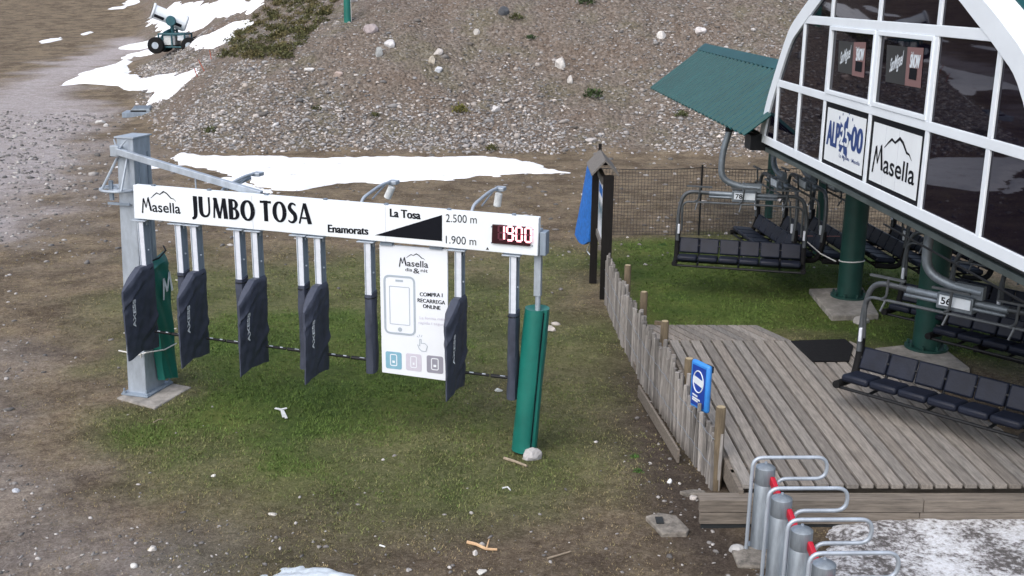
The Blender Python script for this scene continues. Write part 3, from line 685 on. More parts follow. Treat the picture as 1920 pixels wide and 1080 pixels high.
text(mb, '2.500 m', at(836,416), at(894,419), 0.095, YT); mb.build('altitude_lettering', M['ink'], GT); mb = MB(); text(mb, '1.900 m', at(836,456), at(893,460), 0.095, YT)
mb.build('altitude_lettering', M['ink'], GT); mb = MB(); flat(mb, [at(911,468), at(917,468.5), at(914,463)], YT); mb.build('small_triangle', M['ink'], GT)
mb = MB(); xj = at(473,400)[0]; mb.box((xj, -0.0022, 2.57), (xj+.006, -0.0005, 3.0)); xj = at(722,400)[0]; mb.box((xj, -0.0022, 2.54), (xj+.006, -0.0005, 2.99)); mb.build('board_joint', M['pale_ink'], GT)
# clock
q = [at(924,420), at(996,425.5), at(995,461), at(923,455)]
ck = MB().prism(q, -0.03, 0.01).build('digital_clock', M['clock'], GT, bevel=0.004)
def seg7(mb, x, z, w_, h, on, y):
    t = 0.022; S = {'a':[(x+.3*t,z+h),(x+w_-.3*t,z+h)], 'b':[(x+w_,z+h-.3*t),(x+w_,z+h/2+.3*t)], 'c':[(x+w_,z+h/2-.3*t),(x+w_,z+.3*t)], 'd':[(x+.3*t,z),(x+w_-.3*t,z)], 'e':[(x,z+.3*t),(x,z+h/2-.3*t)], 'f':[(x,z+h/2+.3*t),(x,z+h-.3*t)], 'g':[(x+.3*t,z+h/2),(x+w_-.3*t,z+h/2)]}
    for k in on: stroke(mb, S[k], [t, t], y)
xa, za = at(927,452); wd = 0.068; hh_ = 0.165
lit, off = MB(), MB()
for i, (x, on) in enumerate(((0.02,'bc'), (0.125,'abcdfg'), (0.235,'abcdef'), (0.345,'abcdef'))):
    seg7(lit, xa+x+0.04, za+0.032-x*0.016, wd, hh_, on, -0.034); seg7(off, xa+x+0.04, za+0.032-x*0.016, wd, hh_, [c for c in 'abcdefg' if c not in on], -0.0325)
for zz in (0.09, 0.15): lit.box((xa+0.245, -0.0345, za+zz-.01), (xa+0.257, -0.033, za+zz+.008))
lit.build('lit_digits', M['led'], ck); off.build('unlit_segments', M['led_off'], ck)
# main post (its base stands at G(275,748))
pb = GATE.at(275, 748, 0); px0 = -0.13; 
def gl(p): d = Vector((p[0], p[1], 0))-GATE.A; return Vector((d.dot(GATE.x), d.dot(GATE.y), p[2] if len(p) > 2 else 0))
pc = gl(G(243, 742)); pxa, pxb, pya, pyb = pc.x, pc.x+0.25, pc.y, pc.y+0.46
top = 3.58
po = MB()
po.add([(pxa-.02, pya, .05), (pxb+.02, pya, .05), (pxb+.02, pyb, .05), (pxa-.02, pyb, .05), (pxa+.11, pya+.03, top), (pxb+.11, pya+.03, top), (pxb+.11, pyb-.05, top), (pxa+.11, pyb-.05, top)], [(3,2,1,0),(4,5,6,7),(0,1,5,4),(1,2,6,5),(2,3,7,6),(3,0,4,7)])
post = po.build('post', M['galv'], GT, bevel=0.012)
MB().box((pxa+.09, pya+.01, top+.002), (pxb+.13, pyb-.03, top+.02)).build('post_cap', M['galv'], post)
po = MB().box((pxa-.07, pya-.09, .037), (pxb+.10, pyb+.08, .062))
for x in (pxa-.035, pxb+.065):
    for y in (pya-.055, pyb+.045): po.lathe([(.03, .05), (.03, .08), (.015, .08), (.015, .13)], 8, (x, y, 0))
po.build('base_plate', M['galv_dull'], post, bevel=0.005)
po = MB()
for y in (pya+.12, pyb-.14): po.bar((pxb+.035, y, 0.6), (pxb+.112, y, top-.2), .012, .012)
po.box((pxb+.03, pya+.1, 2.66), (pxb+.12, pyb-.1, 2.72)); po.tube(arc([(pxb+.05, pya+.2, 2.55), (pxb+.1, pya+.2, 2.45), (pxb+.2, pya+.1, 2.48)], .05), .012, 6)
po.box((pxa-.06, pya-.03, 2.70), (pxb+.02, pya-.005, 2.73)); po.box((pxa-.02, pya-.035, 2.76), (pxa+.03, pya-.002, 3.02))
po.build('bracket', M['galv_dull'], post)
# hoop to the left of the post
ho = MB(); hc = Vector((pxa+0.07, pya+0.10, 2.90))
for rr, tr in ((0.26, .020), (0.13, .012)): ho.tube([(hc.x+rr*math.cos(t*math.pi/16), hc.y+rr*math.sin(t*math.pi/16), hc.z) for t in range(32)], tr, 7, closed=True)
for k in range(6): t = k*math.pi/3+.3; ho.tube([(hc.x, hc.y, hc.z), (hc.x+.26*math.cos(t), hc.y+.26*math.sin(t), hc.z)], .012, 6)
for dx in (-0.14, 0.16): ho.tube([(hc.x+dx, hc.y-.22, hc.z+.01), (pxa+0.18+dx*.5, pya+0.02, hc.z+.42)], .016, 6)
ho.build('hoop', M['galv'], post, smooth=True)
# diagonal brace
br = MB(); A_ = Vector((pxa+.16, pya-.05, 3.42)); xe, ze = GATE.at(490, 360, .16); B_ = Vector((xe, .16, ze-.03))
br.bar(A_, B_, 0.075, 0.085); br.box((pxa+.07, pya-.07, 3.35), (pxa+.20, pya+.02, 3.49)); br.bar((pxa+.11, pya-.02, 3.57), (pxa+.17, pya-.05, 3.44), .02, .02)
br.bar((pxa+.30, pya-.02, 3.57), (pxa+.18, pya-.05, 3.44), .02, .02)
br.tube([(A_*.45+B_*.55), (A_*.45+B_*.55)+Vector((0,0,-.30))], .012, 6); br.build('brace', M['galv'], GT, bevel=0.006)
# right-hand pipe
pr = gl(G(985, 852)); xr = 5.36
rp = MB(); rp.box((xr-.03, .11, 1.98), (xr+.055, .19, 2.80)); rp.build('pipe_sleeve', M['galv'], GT, bevel=.006)
rp = MB(); rp.tube([(xr+.015, .15, 2.6), (xr+.015, .15, 1.7), (pr.x, pr.y, -0.05)], .034, 12); rp.build('pipe_post', M['galv'], GT, smooth=True)
rp = MB(); rp.box((xr+.055, .03, 2.50), (xr+.13, .20, 2.78)); rp.build('junction_box', M['galv_dull'], GT, bevel=.008)
# footing of the post
f_pts = [G(218,748,.01), G(290,768,.01), G(360,728,.01), G(300,716,.01)]
footing('cracked concrete slab under the thick galvanised post', f_pts, 0.035, None)

# hanging columns
def column(px, px2, bot, label, dep=0.15):
    x0, z = GATE.at(px, 420 + (px-255)*0.085, 0); x1, _ = GATE.at(px2, 420 + (px2-255)*0.085, 0)
    zt = 2.585-(x0/5.4)*0.09
    o = thing('gate_column', label, 'gate column', GATE.w(x0, 0.0, 0), GATE.rz, 'columns hanging under the sign board')
    wd = 0.085
    c = MB(); c.box((0, 0, bot), (wd, .016, zt-.03)); c.build('front_flange', M['alu'], o, bevel=.003)
    c = MB(); c.box((0, dep-.016, bot), (wd, dep, zt-.03)); c.box((wd-.02, .016, bot), (wd-.006, dep-.016, zt-.03)); c.box((.006, .016, bot), (.02, dep-.016, zt-.03)); c.build('profile', M['galv_dull'], o, bevel=.003)
    c = MB(); c.box((.008, .002-.004, bot), (.022, .0005, zt-.04)); c.build('edge_groove', M['galv_dull'], o)
    c = MB(); c.box((-.09, -.02, zt-.027), (wd+.05, dep+.04, zt-.012)); c.box((wd+.008, .05, zt-.085), (wd+.02, .1, zt-.027)); c.build('mounting_plate', M['galv'], o, bevel=.003)
    c = MB(); c.lathe([(.011, 0), (.011, .012)], 8); c.v = [(wd-.006+v[2], dep*.55+v[0], zt-.42+v[1]) for v in c.v]; c.build('bolt', M['plate'], o)
    return x0
cols = [(257,276,1.2,'steel column hanging right in front of the thick post'), (327,344,1.0,'slim covered column left of the second reader cover from the post'), (356,376,1.2,'column carrying the reader cover second from the thick post'),
        (437,455,1.0,'slim covered column below the letter B of JUMBO'), (470,492,1.2,'column carrying the reader cover below the gap between JUMBO and TOSA'), (555,572,1.0,'slim covered column below the letter S of TOSA'),
        (588,608,1.2,'column carrying the reader cover below the letter A of TOSA'), (682,700,0.95,'slim covered column just left of the hanging poster'), (852,872,1.2,'column just right of the hanging poster, holding a narrow looking cover'),
        (955,972,0.9,'slim covered column next to the green padded pipe')]
xs = [column(*c) for c in cols]
# reader covers
def bag(x, label, seed, yaw=0.0, zs=0.0):
    o = thing('reader_cover', label, 'protective cover', GATE.w(x+0.045, 0, 0), GATE.rz+yaw, 'navy reader covers on the gate')
    rg = np.random.default_rng(seed); ny_, nz_ = 20, 34; b = MB(); idx = {}
    ya, yb = -0.48, 0.175
    for side in (0, 1):
        for i in range(ny_+1):
            for j in range(nz_+1):
                s, t = i/ny_, j/nz_; y = ya+(yb-ya)*s
                zb = 0.77+0.05*min(1, s/0.35) - 0.05*max(0, (s-.45)/.55)+.006*math.sin(12*s+seed); ztop = 1.70+0.24*min(1, (s/0.55))**0.9
                z = zb+(ztop-zb)*t + zs
                prof = (min(1, s/0.05+.35, (1-s)/0.05+0.35))**0.5; prof *= (min(1, (1-t)/0.05+0.4))**0.5
                th = (.35+.65*min(1, s/.3))*0.066*prof*(1-0.55*(1-t)**1.5*(1-s*0.3))
                wr = 0.004*math.sin(5*s+4*t+seed)+0.003*math.sin(23*s-17*t+seed*2)+.002*math.sin(40*t+11*s)+0.022*math.exp(-((t-.22-.45*(s-.6))/.045)**2)*(s > .45)*min(1, (s-.45)*4) - 0.016*math.exp(-((t-.12-.4*(s-.55))/.045)**2)*(s > .4)
                wr += 0.024*math.exp(-((t-.90+.12*(1-s))/.03)**2)*(1-s)-0.02*math.exp(-((t-.84+.12*(1-s))/.03)**2)*(1-s)
                xx = th*(1 if side else -1)+wr*prof*(1 if side else .4)
                b.v.append((xx+0.012*math.sin(2.2*t+seed)*(1-s), y, z))
    N = (ny_+1)*(nz_+1); I_ = lambda sd, i, j: sd*N+i*(nz_+1)+j
    for i in range(ny_):
        for j in range(nz_):
            b.f.append((I_(1,i,j), I_(1,i+1,j), I_(1,i+1,j+1), I_(1,i,j+1))); b.f.append((I_(0,i,j), I_(0,i,j+1), I_(0,i+1,j+1), I_(0,i+1,j)))
    for i in range(ny_):
        b.f.append((I_(0,i,0), I_(0,i+1,0), I_(1,i+1,0), I_(1,i,0))); b.f.append((I_(0,i,nz_), I_(1,i,nz_), I_(1,i+1,nz_), I_(0,i+1,nz_)))
    for j in range(nz_):
        b.f.append((I_(0,0,j), I_(1,0,j), I_(1,0,j+1), I_(0,0,j+1))); b.f.append((I_(0,ny_,j), I_(0,ny_,j+1), I_(1,ny_,j+1), I_(1,ny_,j)))
    cl = b.build('cloth', M['bag'], o, smooth=True)
    # print on the right-hand face, reading upwards
    def surf(y, z):
        best = None
        for v in b.v[N:]:
            d = (v[1]-y)**2+(v[2]-z)**2
            if best is None or d < best[0]: best = (d, v[0])
        return best[1]
    tm = MB(); vs_, fs_ = glyphs('AXESS', 0.03)
    yl = -0.33; z0, z1 = 1.20+zs, 1.58+zs
    pl = [max(surf(yl-.06, z0+(z1-z0)*q), surf(yl, z0+(z1-z0)*q)) for q in (0, .25, .5, .75, 1)]
    tm.add([(float(np.interp(a, (0, .25, .5, .75, 1), pl))+0.018, yl-bb*0.060, z0+a*(z1-z0)) for a, bb in vs_], fs_)
    tm.build('lettering', M['bag_print'], cl)
    tie = MB(); tie.tube([(0.058*math.cos(t*.523), 0.075+0.10*math.sin(t*.523), 1.885+zs+.01*math.sin(t)) for t in range(12)], .010, 6, closed=True); tie.build('drawcord', M['black'], o)
blabels = ['navy fabric reader cover at the far left, hanging in front of the thick post', 'navy fabric reader cover, first to the right of the thick post and green padding', 'navy fabric reader cover below the gap between the words JUMBO and TOSA',
           'navy fabric reader cover below the last letter of TOSA', 'navy fabric reader cover overlapping the lower right corner of the poster']
for k, (ci, lb) in enumerate(zip((0, 2, 4, 6, 8), blabels)): bag(xs[ci], lb, k+3, R((0, 2, -1, 1, 0)[k]), (0.03, 0.02, 0.0, -0.01, -0.02)[k])
# slim sleeves
def sleeve(x, zt, zb, label, seed):
    o = thing('column_sleeve', label, 'protective cover', GATE.w(x, 0, 0), GATE.rz, 'narrow navy sleeves on the gate columns')
    b = MB(); n, k = 14, 26; vs = []
    for j in range(k+1):
        t = j/k; z = zb+(zt-zb)*t; fl = 1+0.10*(1-t)
        for i in range(n):
            a = 2*math.pi*i/n; ca, sa = math.cos(a), math.sin(a); q = (abs(ca)**3+abs(sa)**3)**(-1/3)
            wv = 1+0.05*math.sin(3*a+9*t+seed)+0.04*math.sin(17*t+seed*3+2*a)
            vs.append((0.043+0.062*ca*q*wv*fl, 0.075+0.095*sa*q*wv*fl, z+(0.02*sa if j in (0, k) else 0)))
    fs = [(j*n+i, j*n+(i+1) % n, (j+1)*n+(i+1) % n, (j+1)*n+i) for j in range(k) for i in range(n)]+[tuple(range(n-1, -1, -1)), tuple(k*n+i for i in range(n))]
    b.add(vs, fs); b.build('cloth', M['bag'], o, smooth=True)
    MB().tube([(0.043+0.068*math.cos(t*.523), 0.075+0.10*math.sin(t*.523), zt-.06) for t in range(12)], .008, 6, closed=True).build('drawcord', M['black'], o)
for k, (ci, zt, zb, lb) in enumerate(((1, 1.93, .85, 'narrow navy sleeve half hidden behind the second reader cover from the post'), (3, 1.91, .85, 'narrow navy sleeve half hidden behind the reader cover under JUMBO'),
        (5, 1.90, .80, 'narrow navy sleeve half hidden behind the reader cover under TOSA'), (7, 1.86, .84, 'narrow navy sleeve standing clear just left of the poster'), (9, 1.79, .70, 'narrow navy sleeve beside the green padded pipe'))):
    sleeve(xs[ci], zt, zb, lb, k)
# barrier arms between covers and sleeves
for (a, b2, lb) in ((0, 1, 'black and silver barrier arm crossing in front of the green padding'), (2, 3, 'black and silver barrier arm below the gap before JUMBO ends'), (4, 5, 'black and silver barrier arm under TOSA, left of the lowest cover'), (6, 7, 'black and silver barrier arm just left of the poster'), (8, 9, 'short black and silver barrier arm to the right of the poster')):
    p = Vector((xs[a]+.13, .02, 1.07-xs[a]*.025)); q = Vector((xs[b2]-.02, .06, 1.05-xs[b2]*.022)); L = (q-p).length
    o = thing('barrier_arm', lb, 'barrier arm', GATE.w(p.x, p.y, p.z), GATE.rz, 'barrier arms of the gate')
    d = (q-p).normalized(); k = MB(); k.tube([d*0, d*(L*.56)], .019, 8); k.tube([d*(L*.60), d*L], .023, 8); k.build('arm', M['black'], o, smooth=True)
    k = MB()
    for t0, t1 in ((.10, .20), (.40, .48), (.82, .94)): k.tube([d*(L*t0)+Vector((0, -.008, .013)), d*(L*t1)+Vector((0, -.008, .013))], .009, 8)
    k.build('silver_strip', M['galv'], o, smooth=True)
# poster
PO = thing('info_poster', 'tall white printed poster panel hanging below the sign board, with a phone drawing', 'poster', GATE.A, GATE.rz)
yp = 0.06
pt_ = lambda px, py: GATE.at(px, py, yp)
pTL, pTR, pBL, pBR = pt_(711,458), pt_(839,468), pt_(716,698), pt_(833,714)
MB().prism([pTL, pTR, (pTR[0], pBR[1]), (pTL[0], pBL[1])], yp, yp+.03).build('panel', M['poster'], PO, bevel=.004)
k = MB()
for px in (722, 815): a = GATE.at(px, 458+(px-722)*.08, yp); k.box((a[0]-.06, yp-.02, a[1]-.01), (a[0]+.1, yp+.05, a[1]+.025))
k.build('hanger_clip', M['galv_dull'], PO)
yy = yp-.003
bi, gi, li = MB(), MB(), MB()
a = pt_(748,498); ski_logo(bi, a[0], a[1]-.005, pt_(803,500)[0]-a[0], .17, yy); bi.build('logo', M['ink'], PO); bi = MB()
bi = MB(); text(bi, 'dia', pt_(760,508), pt_(773,509), .042, yy, .006); text(bi, '&', pt_(775,512), pt_(787,513), .062, yy, .006); text(bi, 'nit', pt_(789,510), pt_(802,511), .042, yy, .006); bi.build('poster_tagline', M['ink'], PO); bi = MB()
for s, p, q in (('COMPRA I', (787,555), (830,557)), ('RECARREGA', (783,566), (835,571)), ('ONLINE', (793,577), (826,581))): heavy(bi, s, pt_(*p), pt_(*q), .048, yy, .002, 3, .002); bi.build('poster_lettering', M['ink'], PO); bi = MB()
text(li, 'La forma més', pt_(787,598), pt_(834,601), .036, yy); text(li, 'ràpida i segura', pt_(785,607), pt_(836,611), .036, yy); li.build('poster_small_print', M['mauve_ink'], PO)
def rr(mb, A, B, w_, y, rad=.05):                 # rounded rectangle outline
    (x0, z0), (x1, z1) = A, B; path = [p.xy for p in arc([(x0, (z0+z1)/2, 0), (x0, z1, 0), (x1, z1, 0), (x1, z0, 0), (x0, z0, 0), (x0, (z0+z1)/2, 0)], rad)]
    stroke(mb, [tuple(p) for p in path], [w_]*len(path), y)
A = (pt_(723,630)[0], pt_(723,623)[1]); B = (pt_(778,630)[0], pt_(778,521)[1]); rr(gi, A, B, .026, yy, .07)
rr(gi, (A[0]+.065, A[1]+.12), (B[0]-.065, B[1]-.13), .008, yy, .01)
c0 = ((A[0]+B[0])/2, A[1]+.055); flat(gi, [(c0[0]+.028*math.cos(t), c0[1]+.028*math.sin(t)) for t in np.linspace(0, 6.283, 14)[:-1]], yy)
flat(gi, [(c0[0]-.05, B[1]-.065), (c0[0]+.05, B[1]-.065), (c0[0]+.05, B[1]-.04), (c0[0]-.05, B[1]-.04)], yy)
h0 = pt_(790,645)                                 # pointing hand
stroke(gi, [(h0[0]-.02, h0[1]+.06), (h0[0]-.02, h0[1]-.03), (h0[0]-.05, h0[1]-.01), (h0[0]-.03, h0[1]-.06), (h0[0]+.0, h0[1]-.09), (h0[0]+.06, h0[1]-.09), (h0[0]+.08, h0[1]-.02), (h0[0]+.05, h0[1]+.01), (h0[0]+.0, h0[1]+.01), (h0[0]+.0, h0[1]+.06), (h0[0]-.02, h0[1]+.06)], [.010]*11, yy)
for t in (1.2, 1.8, 2.4): stroke(gi, [(h0[0]-.01+.035*math.cos(t), h0[1]+.06+.035*math.sin(t)), (h0[0]-.01+.06*math.cos(t), h0[1]+.06+.06*math.sin(t))], [.008]*2, yy)
gi.build('poster_phone_drawing', M['grey_ink'], PO)
for px0, px1, m_ in ((723, 753, 'cyan_ink'), (761, 790, 'mauve_ink'), (800, 831, 'dkmauve_ink')):
    x0, z1 = pt_(px0, 658+(px0-723)*.1); x1 = pt_(px1, 660)[0]; z0 = z1-.225
    k = MB(); flat(k, [tuple(p.xy) for p in arc([(x0, z0+.1, 0), (x0, z1, 0), (x1, z1, 0), (x1, z0, 0), (x0, z0, 0), (x0, z0+.09, 0)], .03)], yy); ic = k.build('poster_icon', M[m_], PO)
    k = MB(); rr(k, (x0+.065, z0+.045), (x1-.065, z1-.035), .012, yy-.002, .02); flat(k, [(x0+.09, z0+.08), (x1-.09, z0+.08), (x1-.09, z0+.11), (x0+.09, z0+.11)], yy-.002); k.build('icon_symbol', M['poster'], ic)
# sign lamps / sensors on arms behind the board
def lamp(px, x_end, head, label):
    x, z = GATE.at(*px, .16); o = thing('sign_lamp', label, 'lamp', GATE.w(x, .16, 2.95), GATE.rz, 'lamps on arms above the sign board')
    k = MB(); k.tube(arc([(0, 0, -.2), (0, 0, .05), (.08, .45, .16), (.12, .70, .17)], .12), .020, 8); k.tube([(.05, .25, .02), (.10, .55, .15)], .010, 6); k.build('arm', M['galv'], o, smooth=True)
    k = MB(); k.box((.08, .66, .13), (.20, .80, .18)); k.build('clamp', M['galv'], o, bevel=.01)
    if head:
        k = MB(); k.lathe([(.030, -.17), (.048, -.16), (.046, .0), (.02, .02)], 16); mt = Matrix.Translation((.13, .70, .10)) @ Matrix.Rotation(R(head), 4, 'Y'); k.v = [tuple(mt @ Vector(v)) for v in k.v]; k.build('lamp_head', M['rag'], o, smooth=True)
    else:
        k = MB(); k.tube([(-.05, .25, .03), (.10, .60, .13)], .03, 8); k.build('lamp_head', M['galv_dull'], o, smooth=True)
lamp((412,352), 0, 0, 'plain grey lamp arm above the word JUMBO'); lamp((676,374), 0, 25, 'white lamp head on an arm just left of the label La Tosa'); lamp((884,390), 0, 8, 'white lamp head on an arm nearest the red digital clock')
# green pads
def pad_pipe():
    p0 = gl(G(982, 851)); o = thing('pole_pad', 'tall green vinyl pad wrapped round the thin pipe at the right end of the sign', 'padding', GATE.w(p0.x, p0.y, 0), GATE.rz)
    k = MB(); n, m2 = 28, 22; vs = []; lean = Vector((xr+.015-p0.x, .15-p0.y, 0))/1.9
    for j in range(m2+1):
        z = .06+(1.83-.06)*j/m2
        for i in range(n):
            a = 2*math.pi*i/n; rr_ = .150+.004*math.sin(4*a+z*5)+.006*math.exp(-((z-.75)/.12)**2)*math.cos(a*5)
            if abs(a-5.6) < .12: rr_ -= .018
            vs.append((lean.x*z+rr_*math.cos(a), lean.y*z+rr_*math.sin(a), z))
    k.add(vs, [(j*n+i, j*n+(i+1) % n, (j+1)*n+(i+1) % n, (j+1)*n+i) for j in range(m2) for i in range(n)]+[tuple(range(n-1, -1, -1))])
    kz = len(k.v); vs = [(lean.x*1.83+.05*math.cos(2*math.pi*i/n), lean.y*1.83+.05*math.sin(2*math.pi*i/n), 1.80) for i in range(n)]
    k.v += vs; k.f += [(m2*n+i, m2*n+(i+1) % n, kz+(i+1) % n, kz+i) for i in range(n)]+[tuple(kz+i for i in range(n))]
    k.build('cover', M['pad'], o, smooth=True)
    k = MB(); k.tube([(.135*math.cos(5.6), .135*math.sin(5.6), .1), (lean.x*1.8+.135*math.cos(5.6), lean.y*1.8+.135*math.sin(5.6), 1.8)], .008, 5); k.build('seam', M['ink'], o)
pad_pipe()
def pad_post():
    o = thing('post_pad', 'green vinyl pad with a white M tied against the right side of the thick post', 'padding', GATE.w(pxb, pya, 0), GATE.rz)
    k = MB(); ny_, nz_ = 12, 24; vs = []
    for sd in (0, 1):
        for j in range(nz_+1):
            z = .10+1.85*j/nz_; y0_ = .10+.16*(1-j/nz_); y1_ = .62
            for i in range(ny_+1):
                s = i/ny_; y = y0_+(y1_-y0_)*s; e = (min(1, s/.08, (1-s)/.08)**.5)*(min(1, (1-j/nz_)/.06+.2)**.5)
                zz = z+(0.10*(1-s) if j == 0 else 0)-(.12*(1-s)*(j/nz_)**4)
                vs.append((.05+(.09*e+.010*math.sin(14*s+9*z)+.012*math.sin(30*z+4*s)*(z > 1.6))*(1 if sd else -.15), y, zz))
    N = (ny_+1)*(nz_+1)
    for sd in (0, 1):
        for j in range(nz_):
            for i in range(ny_): q = sd*N+j*(ny_+1)+i; k.f.append((q, q+1, q+ny_+2, q+ny_+1))
    for j in range(nz_):
        for i in (0, ny_): q = j*(ny_+1)+i; k.f.append((q, q+ny_+1, N+q+ny_+1, N+q))
    for i in range(ny_):
        for j in (0, nz_): q = j*(ny_+1)+i; k.f.append((q, q+1, N+q+1, N+q))
    k.v = vs; cv = k.build('cover', M['pad'], o, smooth=True)
    k = MB()
    for pts in ([(.36, 1.32), (.40, 1.62)], [(.40, 1.62), (.46, 1.42)], [(.46, 1.42), (.54, 1.68)], [(.54, 1.68), (.58, 1.40)]):
        stroke(k, pts, [.03, .045], 0)
    k.v = [(.168, v[0], v[2]) for v in k.v]; k.build('lettering', M['bag_print'], cv)
    k = MB(); k.tube([(-.34, -.03, .66), (.0, -.045, .64), (.06, .0, .66), (.16, .3, .62), (.16, .6, .62)], .010, 6); k.tube([(.0, -.045, .64), (.03, -.06, .66), (.02, -.05, .60)], .010, 6); k.build('rope', M['rope'], o)
    k = MB(); k.tube([(.03, .1, 1.86), (.15, .35, 1.92), (.13, .55, 1.98), (.05, .62, 2.02)], .012, 6); k.build('drawcord', M['black'], o)
pad_post()

# ------------------------------------------------------------------ wooden deck
def deck():
    o = thing('boarding_deck', 'weathered grey wooden boarding deck of gapped boards beside the stake fence', 'wooden deck', (2.36, 10.86, 0), R(1.2))
    zt = .40; b = MB(); x = 0.14; i = 0; rg = random.Random(3)
    cl = lambda wx: 5.05
    while x < 3.95:
        def ymax(xx): return 5.0 if xx < 2.95 else 5.0-(xx-2.95)/0.85*4.2
        y0_ = -.03+rg.uniform(-.012, .012); dz = rg.uniform(-.003, .003); ya, yb = ymax(x), ymax(x+.13)
        if min(ya, yb) > 0.3:
            b.add([(x, y0_, zt-.05+dz), (x+.128, y0_, zt-.05+dz), (x+.128, yb, zt-.05+dz), (x, ya, zt-.05+dz), (x, y0_, zt+dz), (x+.128, y0_, zt+dz), (x+.128, yb, zt+dz), (x, ya, zt+dz)], [(3,2,1,0),(4,5,6,7),(0,1,5,4),(1,2,6,5),(2,3,7,6),(3,0,4,7)])
        x += .161; i += 1
    def tones(ob, seed):
        rg2 = np.random.default_rng(seed); n = len(ob.data.vertices)//8; t = rg2.uniform(.78, 1.22, n); wv = rg2.uniform(-.03, .03, n)
        c = np.stack([.205*(t+wv), .187*t, .168*(t-wv), np.ones(n)], 1); a = ob.data.attributes.new('tone', 'FLOAT_COLOR', 'POINT'); a.data.foreach_set('color', np.repeat(c, 8, 0).astype(np.float32).ravel())
    tones(b.build('boards', M['wood'], o, bevel=.004), 4)
    f = MB(); f.box((-.36, -.26, .185), (2.02, -.20, .325)); f.box((2.027, -.26, .188), (5.2, -.20, .322)); f.build('fascia_board', M['woodx'], o, bevel=.006)
    f = MB(); f.box((-.35, -.255, .045), (1.99, -.20, .178)); f.box((1.997, -.256, .04), (5.2, -.20, .182)); f.build('fascia_board', M['woodx'], o, bevel=.006)
    f = MB(); f.box((-.36, -.197, .295), (5.2, -.06, .318)); f.build('front_ledge', M['woodx'], o, bevel=.004)
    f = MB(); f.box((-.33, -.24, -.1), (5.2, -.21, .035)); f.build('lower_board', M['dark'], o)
    f = MB()
    for yy_ in (.35, 1.6, 2.9, 4.2, 4.9): f.box((.1, yy_, .12), (3.0 if yy_ > 2 else 3.6, yy_+.08, .362))
    f.box((.09, -.1, .13), (.135, 5.0, .362)); f.build('joist', M['woodx'], o)
    f = MB()
    for xx, yy_ in ((.2, .5), (.2, 2.5), (.2, 4.7), (2.6, 4.7), (3.4, .6)): f.box((xx, yy_, -.1), (xx+.1, yy_+.1, .36))
    f.build('support_post', M['woodx'], o)
    # ramp at the back, boards running askew
    f = MB()
    for k in range(12):
        xa = .02+k*.166; xb = xa+.14; sh = -.30
        f.add([(xa, 5.02, zt-.035), (xb, 5.02, zt-.035), (xb+sh, 5.92, zt-.075), (xa+sh, 5.92, zt-.075), (xa, 5.02, zt-.003), (xb, 5.02, zt-.003), (xb+sh, 5.92, zt-.04), (xa+sh, 5.92, zt-.04)], [(3,2,1,0),(4,5,6,7),(0,1,5,4),(1,2,6,5),(2,3,7,6),(3,0,4,7)])
    tones(f.build('ramp_boards', M['wood'], o, bevel=.004), 5)
deck()
def mat_rubber():
    pts = [G(1483,640,.41), G(1523,678,.41), G(1592,678,.41), G(1600,650,.41), G(1585,637,.41)]; n = len(pts); c = pts[0]
    k = MB(); k.add([(p.x, p.y, .404) for p in pts]+[(p.x, p.y, .425) for p in pts], [tuple(range(n)), tuple(range(2*n-1, n-1, -1))]+[(i, (i+1) % n, n+(i+1) % n, n+i) for i in range(n)])
    tag(k.build('rubber_mat', M['rubber'], None, bevel=.004), 'black rubber mat lying on the far corner of the wooden deck', 'mat')
mat_rubber()

# ------------------------------------------------------------------ stake fence
def fence():
    line = [Vector((1.72, 19.3)), Vector((1.80, 16.8)), Vector((1.95, 14.7)), Vector((2.16, 12.8)), Vector((2.33, 11.55)), Vector((2.42, 11.52))]
    o = thing('stake_fence', 'grey fence of upright split wooden stakes wired together along the deck', 'fence', (1.72, 19.3, 0))
    seg = []; 
    for i in range(len(line)-1):
        d = line[i+1]-line[i]; n = int(d.length/.056)+1
        for k in range(n): seg.append((line[i]+d*k/n, d.normalized()))
    b = MB(); tones = []; rg = random.Random(11)
    for i, (p, d) in enumerate(seg):
        h = (.90 if p.y > 12.7 else .66)+rg.uniform(-.09, .08)+.04*math.sin(i*.21); rad = rg.uniform(.024, .038); off = rg.uniform(-.02, .02); ln = rg.uniform(-.05, .05); lo = rg.uniform(-.03, .03)
        x, y = p.x-1.72+off, p.y-19.3; n0 = len(b.v)
        b.tube([(x, y, -.05), (x+lo*.4, y+ln*.4, h*.5), (x+lo, y+ln, h)], [rad, rad*rg.uniform(.9, 1.05), rad*.8], 6)
        t = rg.uniform(.5, 1.45); tones += [(.225*t, .212*t, .20*t, 1)]*(len(b.v)-n0)
    ob = b.build('stakes', M['stake'], o)
    a = ob.data.attributes.new('tone', 'FLOAT_COLOR', 'POINT'); a.data.foreach_set('color', np.array(tones, np.float32).ravel())
    for z in (.28, .62):
        b = MB(); b.tube([(p.x-1.72-.045, p.y-19.3, z+.01*math.sin(i)) for i, (p, d) in enumerate(seg)], .003, 4); b.build('wire', M['galv_dull'], o)
    for px, py, top_ in ((1174, 497, 1.0), (1204, 547, 1.0), (1243, 602, 1.02), (1288, 672, 1.02), (1347, 763, 1.0)):
        t = G(px, py, top_); x, y = t.x-1.72+.03, t.y-19.3
        pst = MB().lathe([(.058, -.1), (.058, top_-.012), (.05, top_)], 14, (x, y, 0)).build('post', M['post'], o, smooth=True)
        MB().lathe([(.048, top_+.001), (.046, top_+.004)], 14, (x, y, 0)).build('post_end', M['posttop'], pst)
    b = MB(); q, q2 = G(1228, 601, 1.0), G(1247, 603, 1.0); b.bar((q.x-1.72, q.y-19.3, .97), (q2.x-1.72, q2.y-19.3, .97), .06, .05); b.build('cross_piece', M['post'], o)
fence()
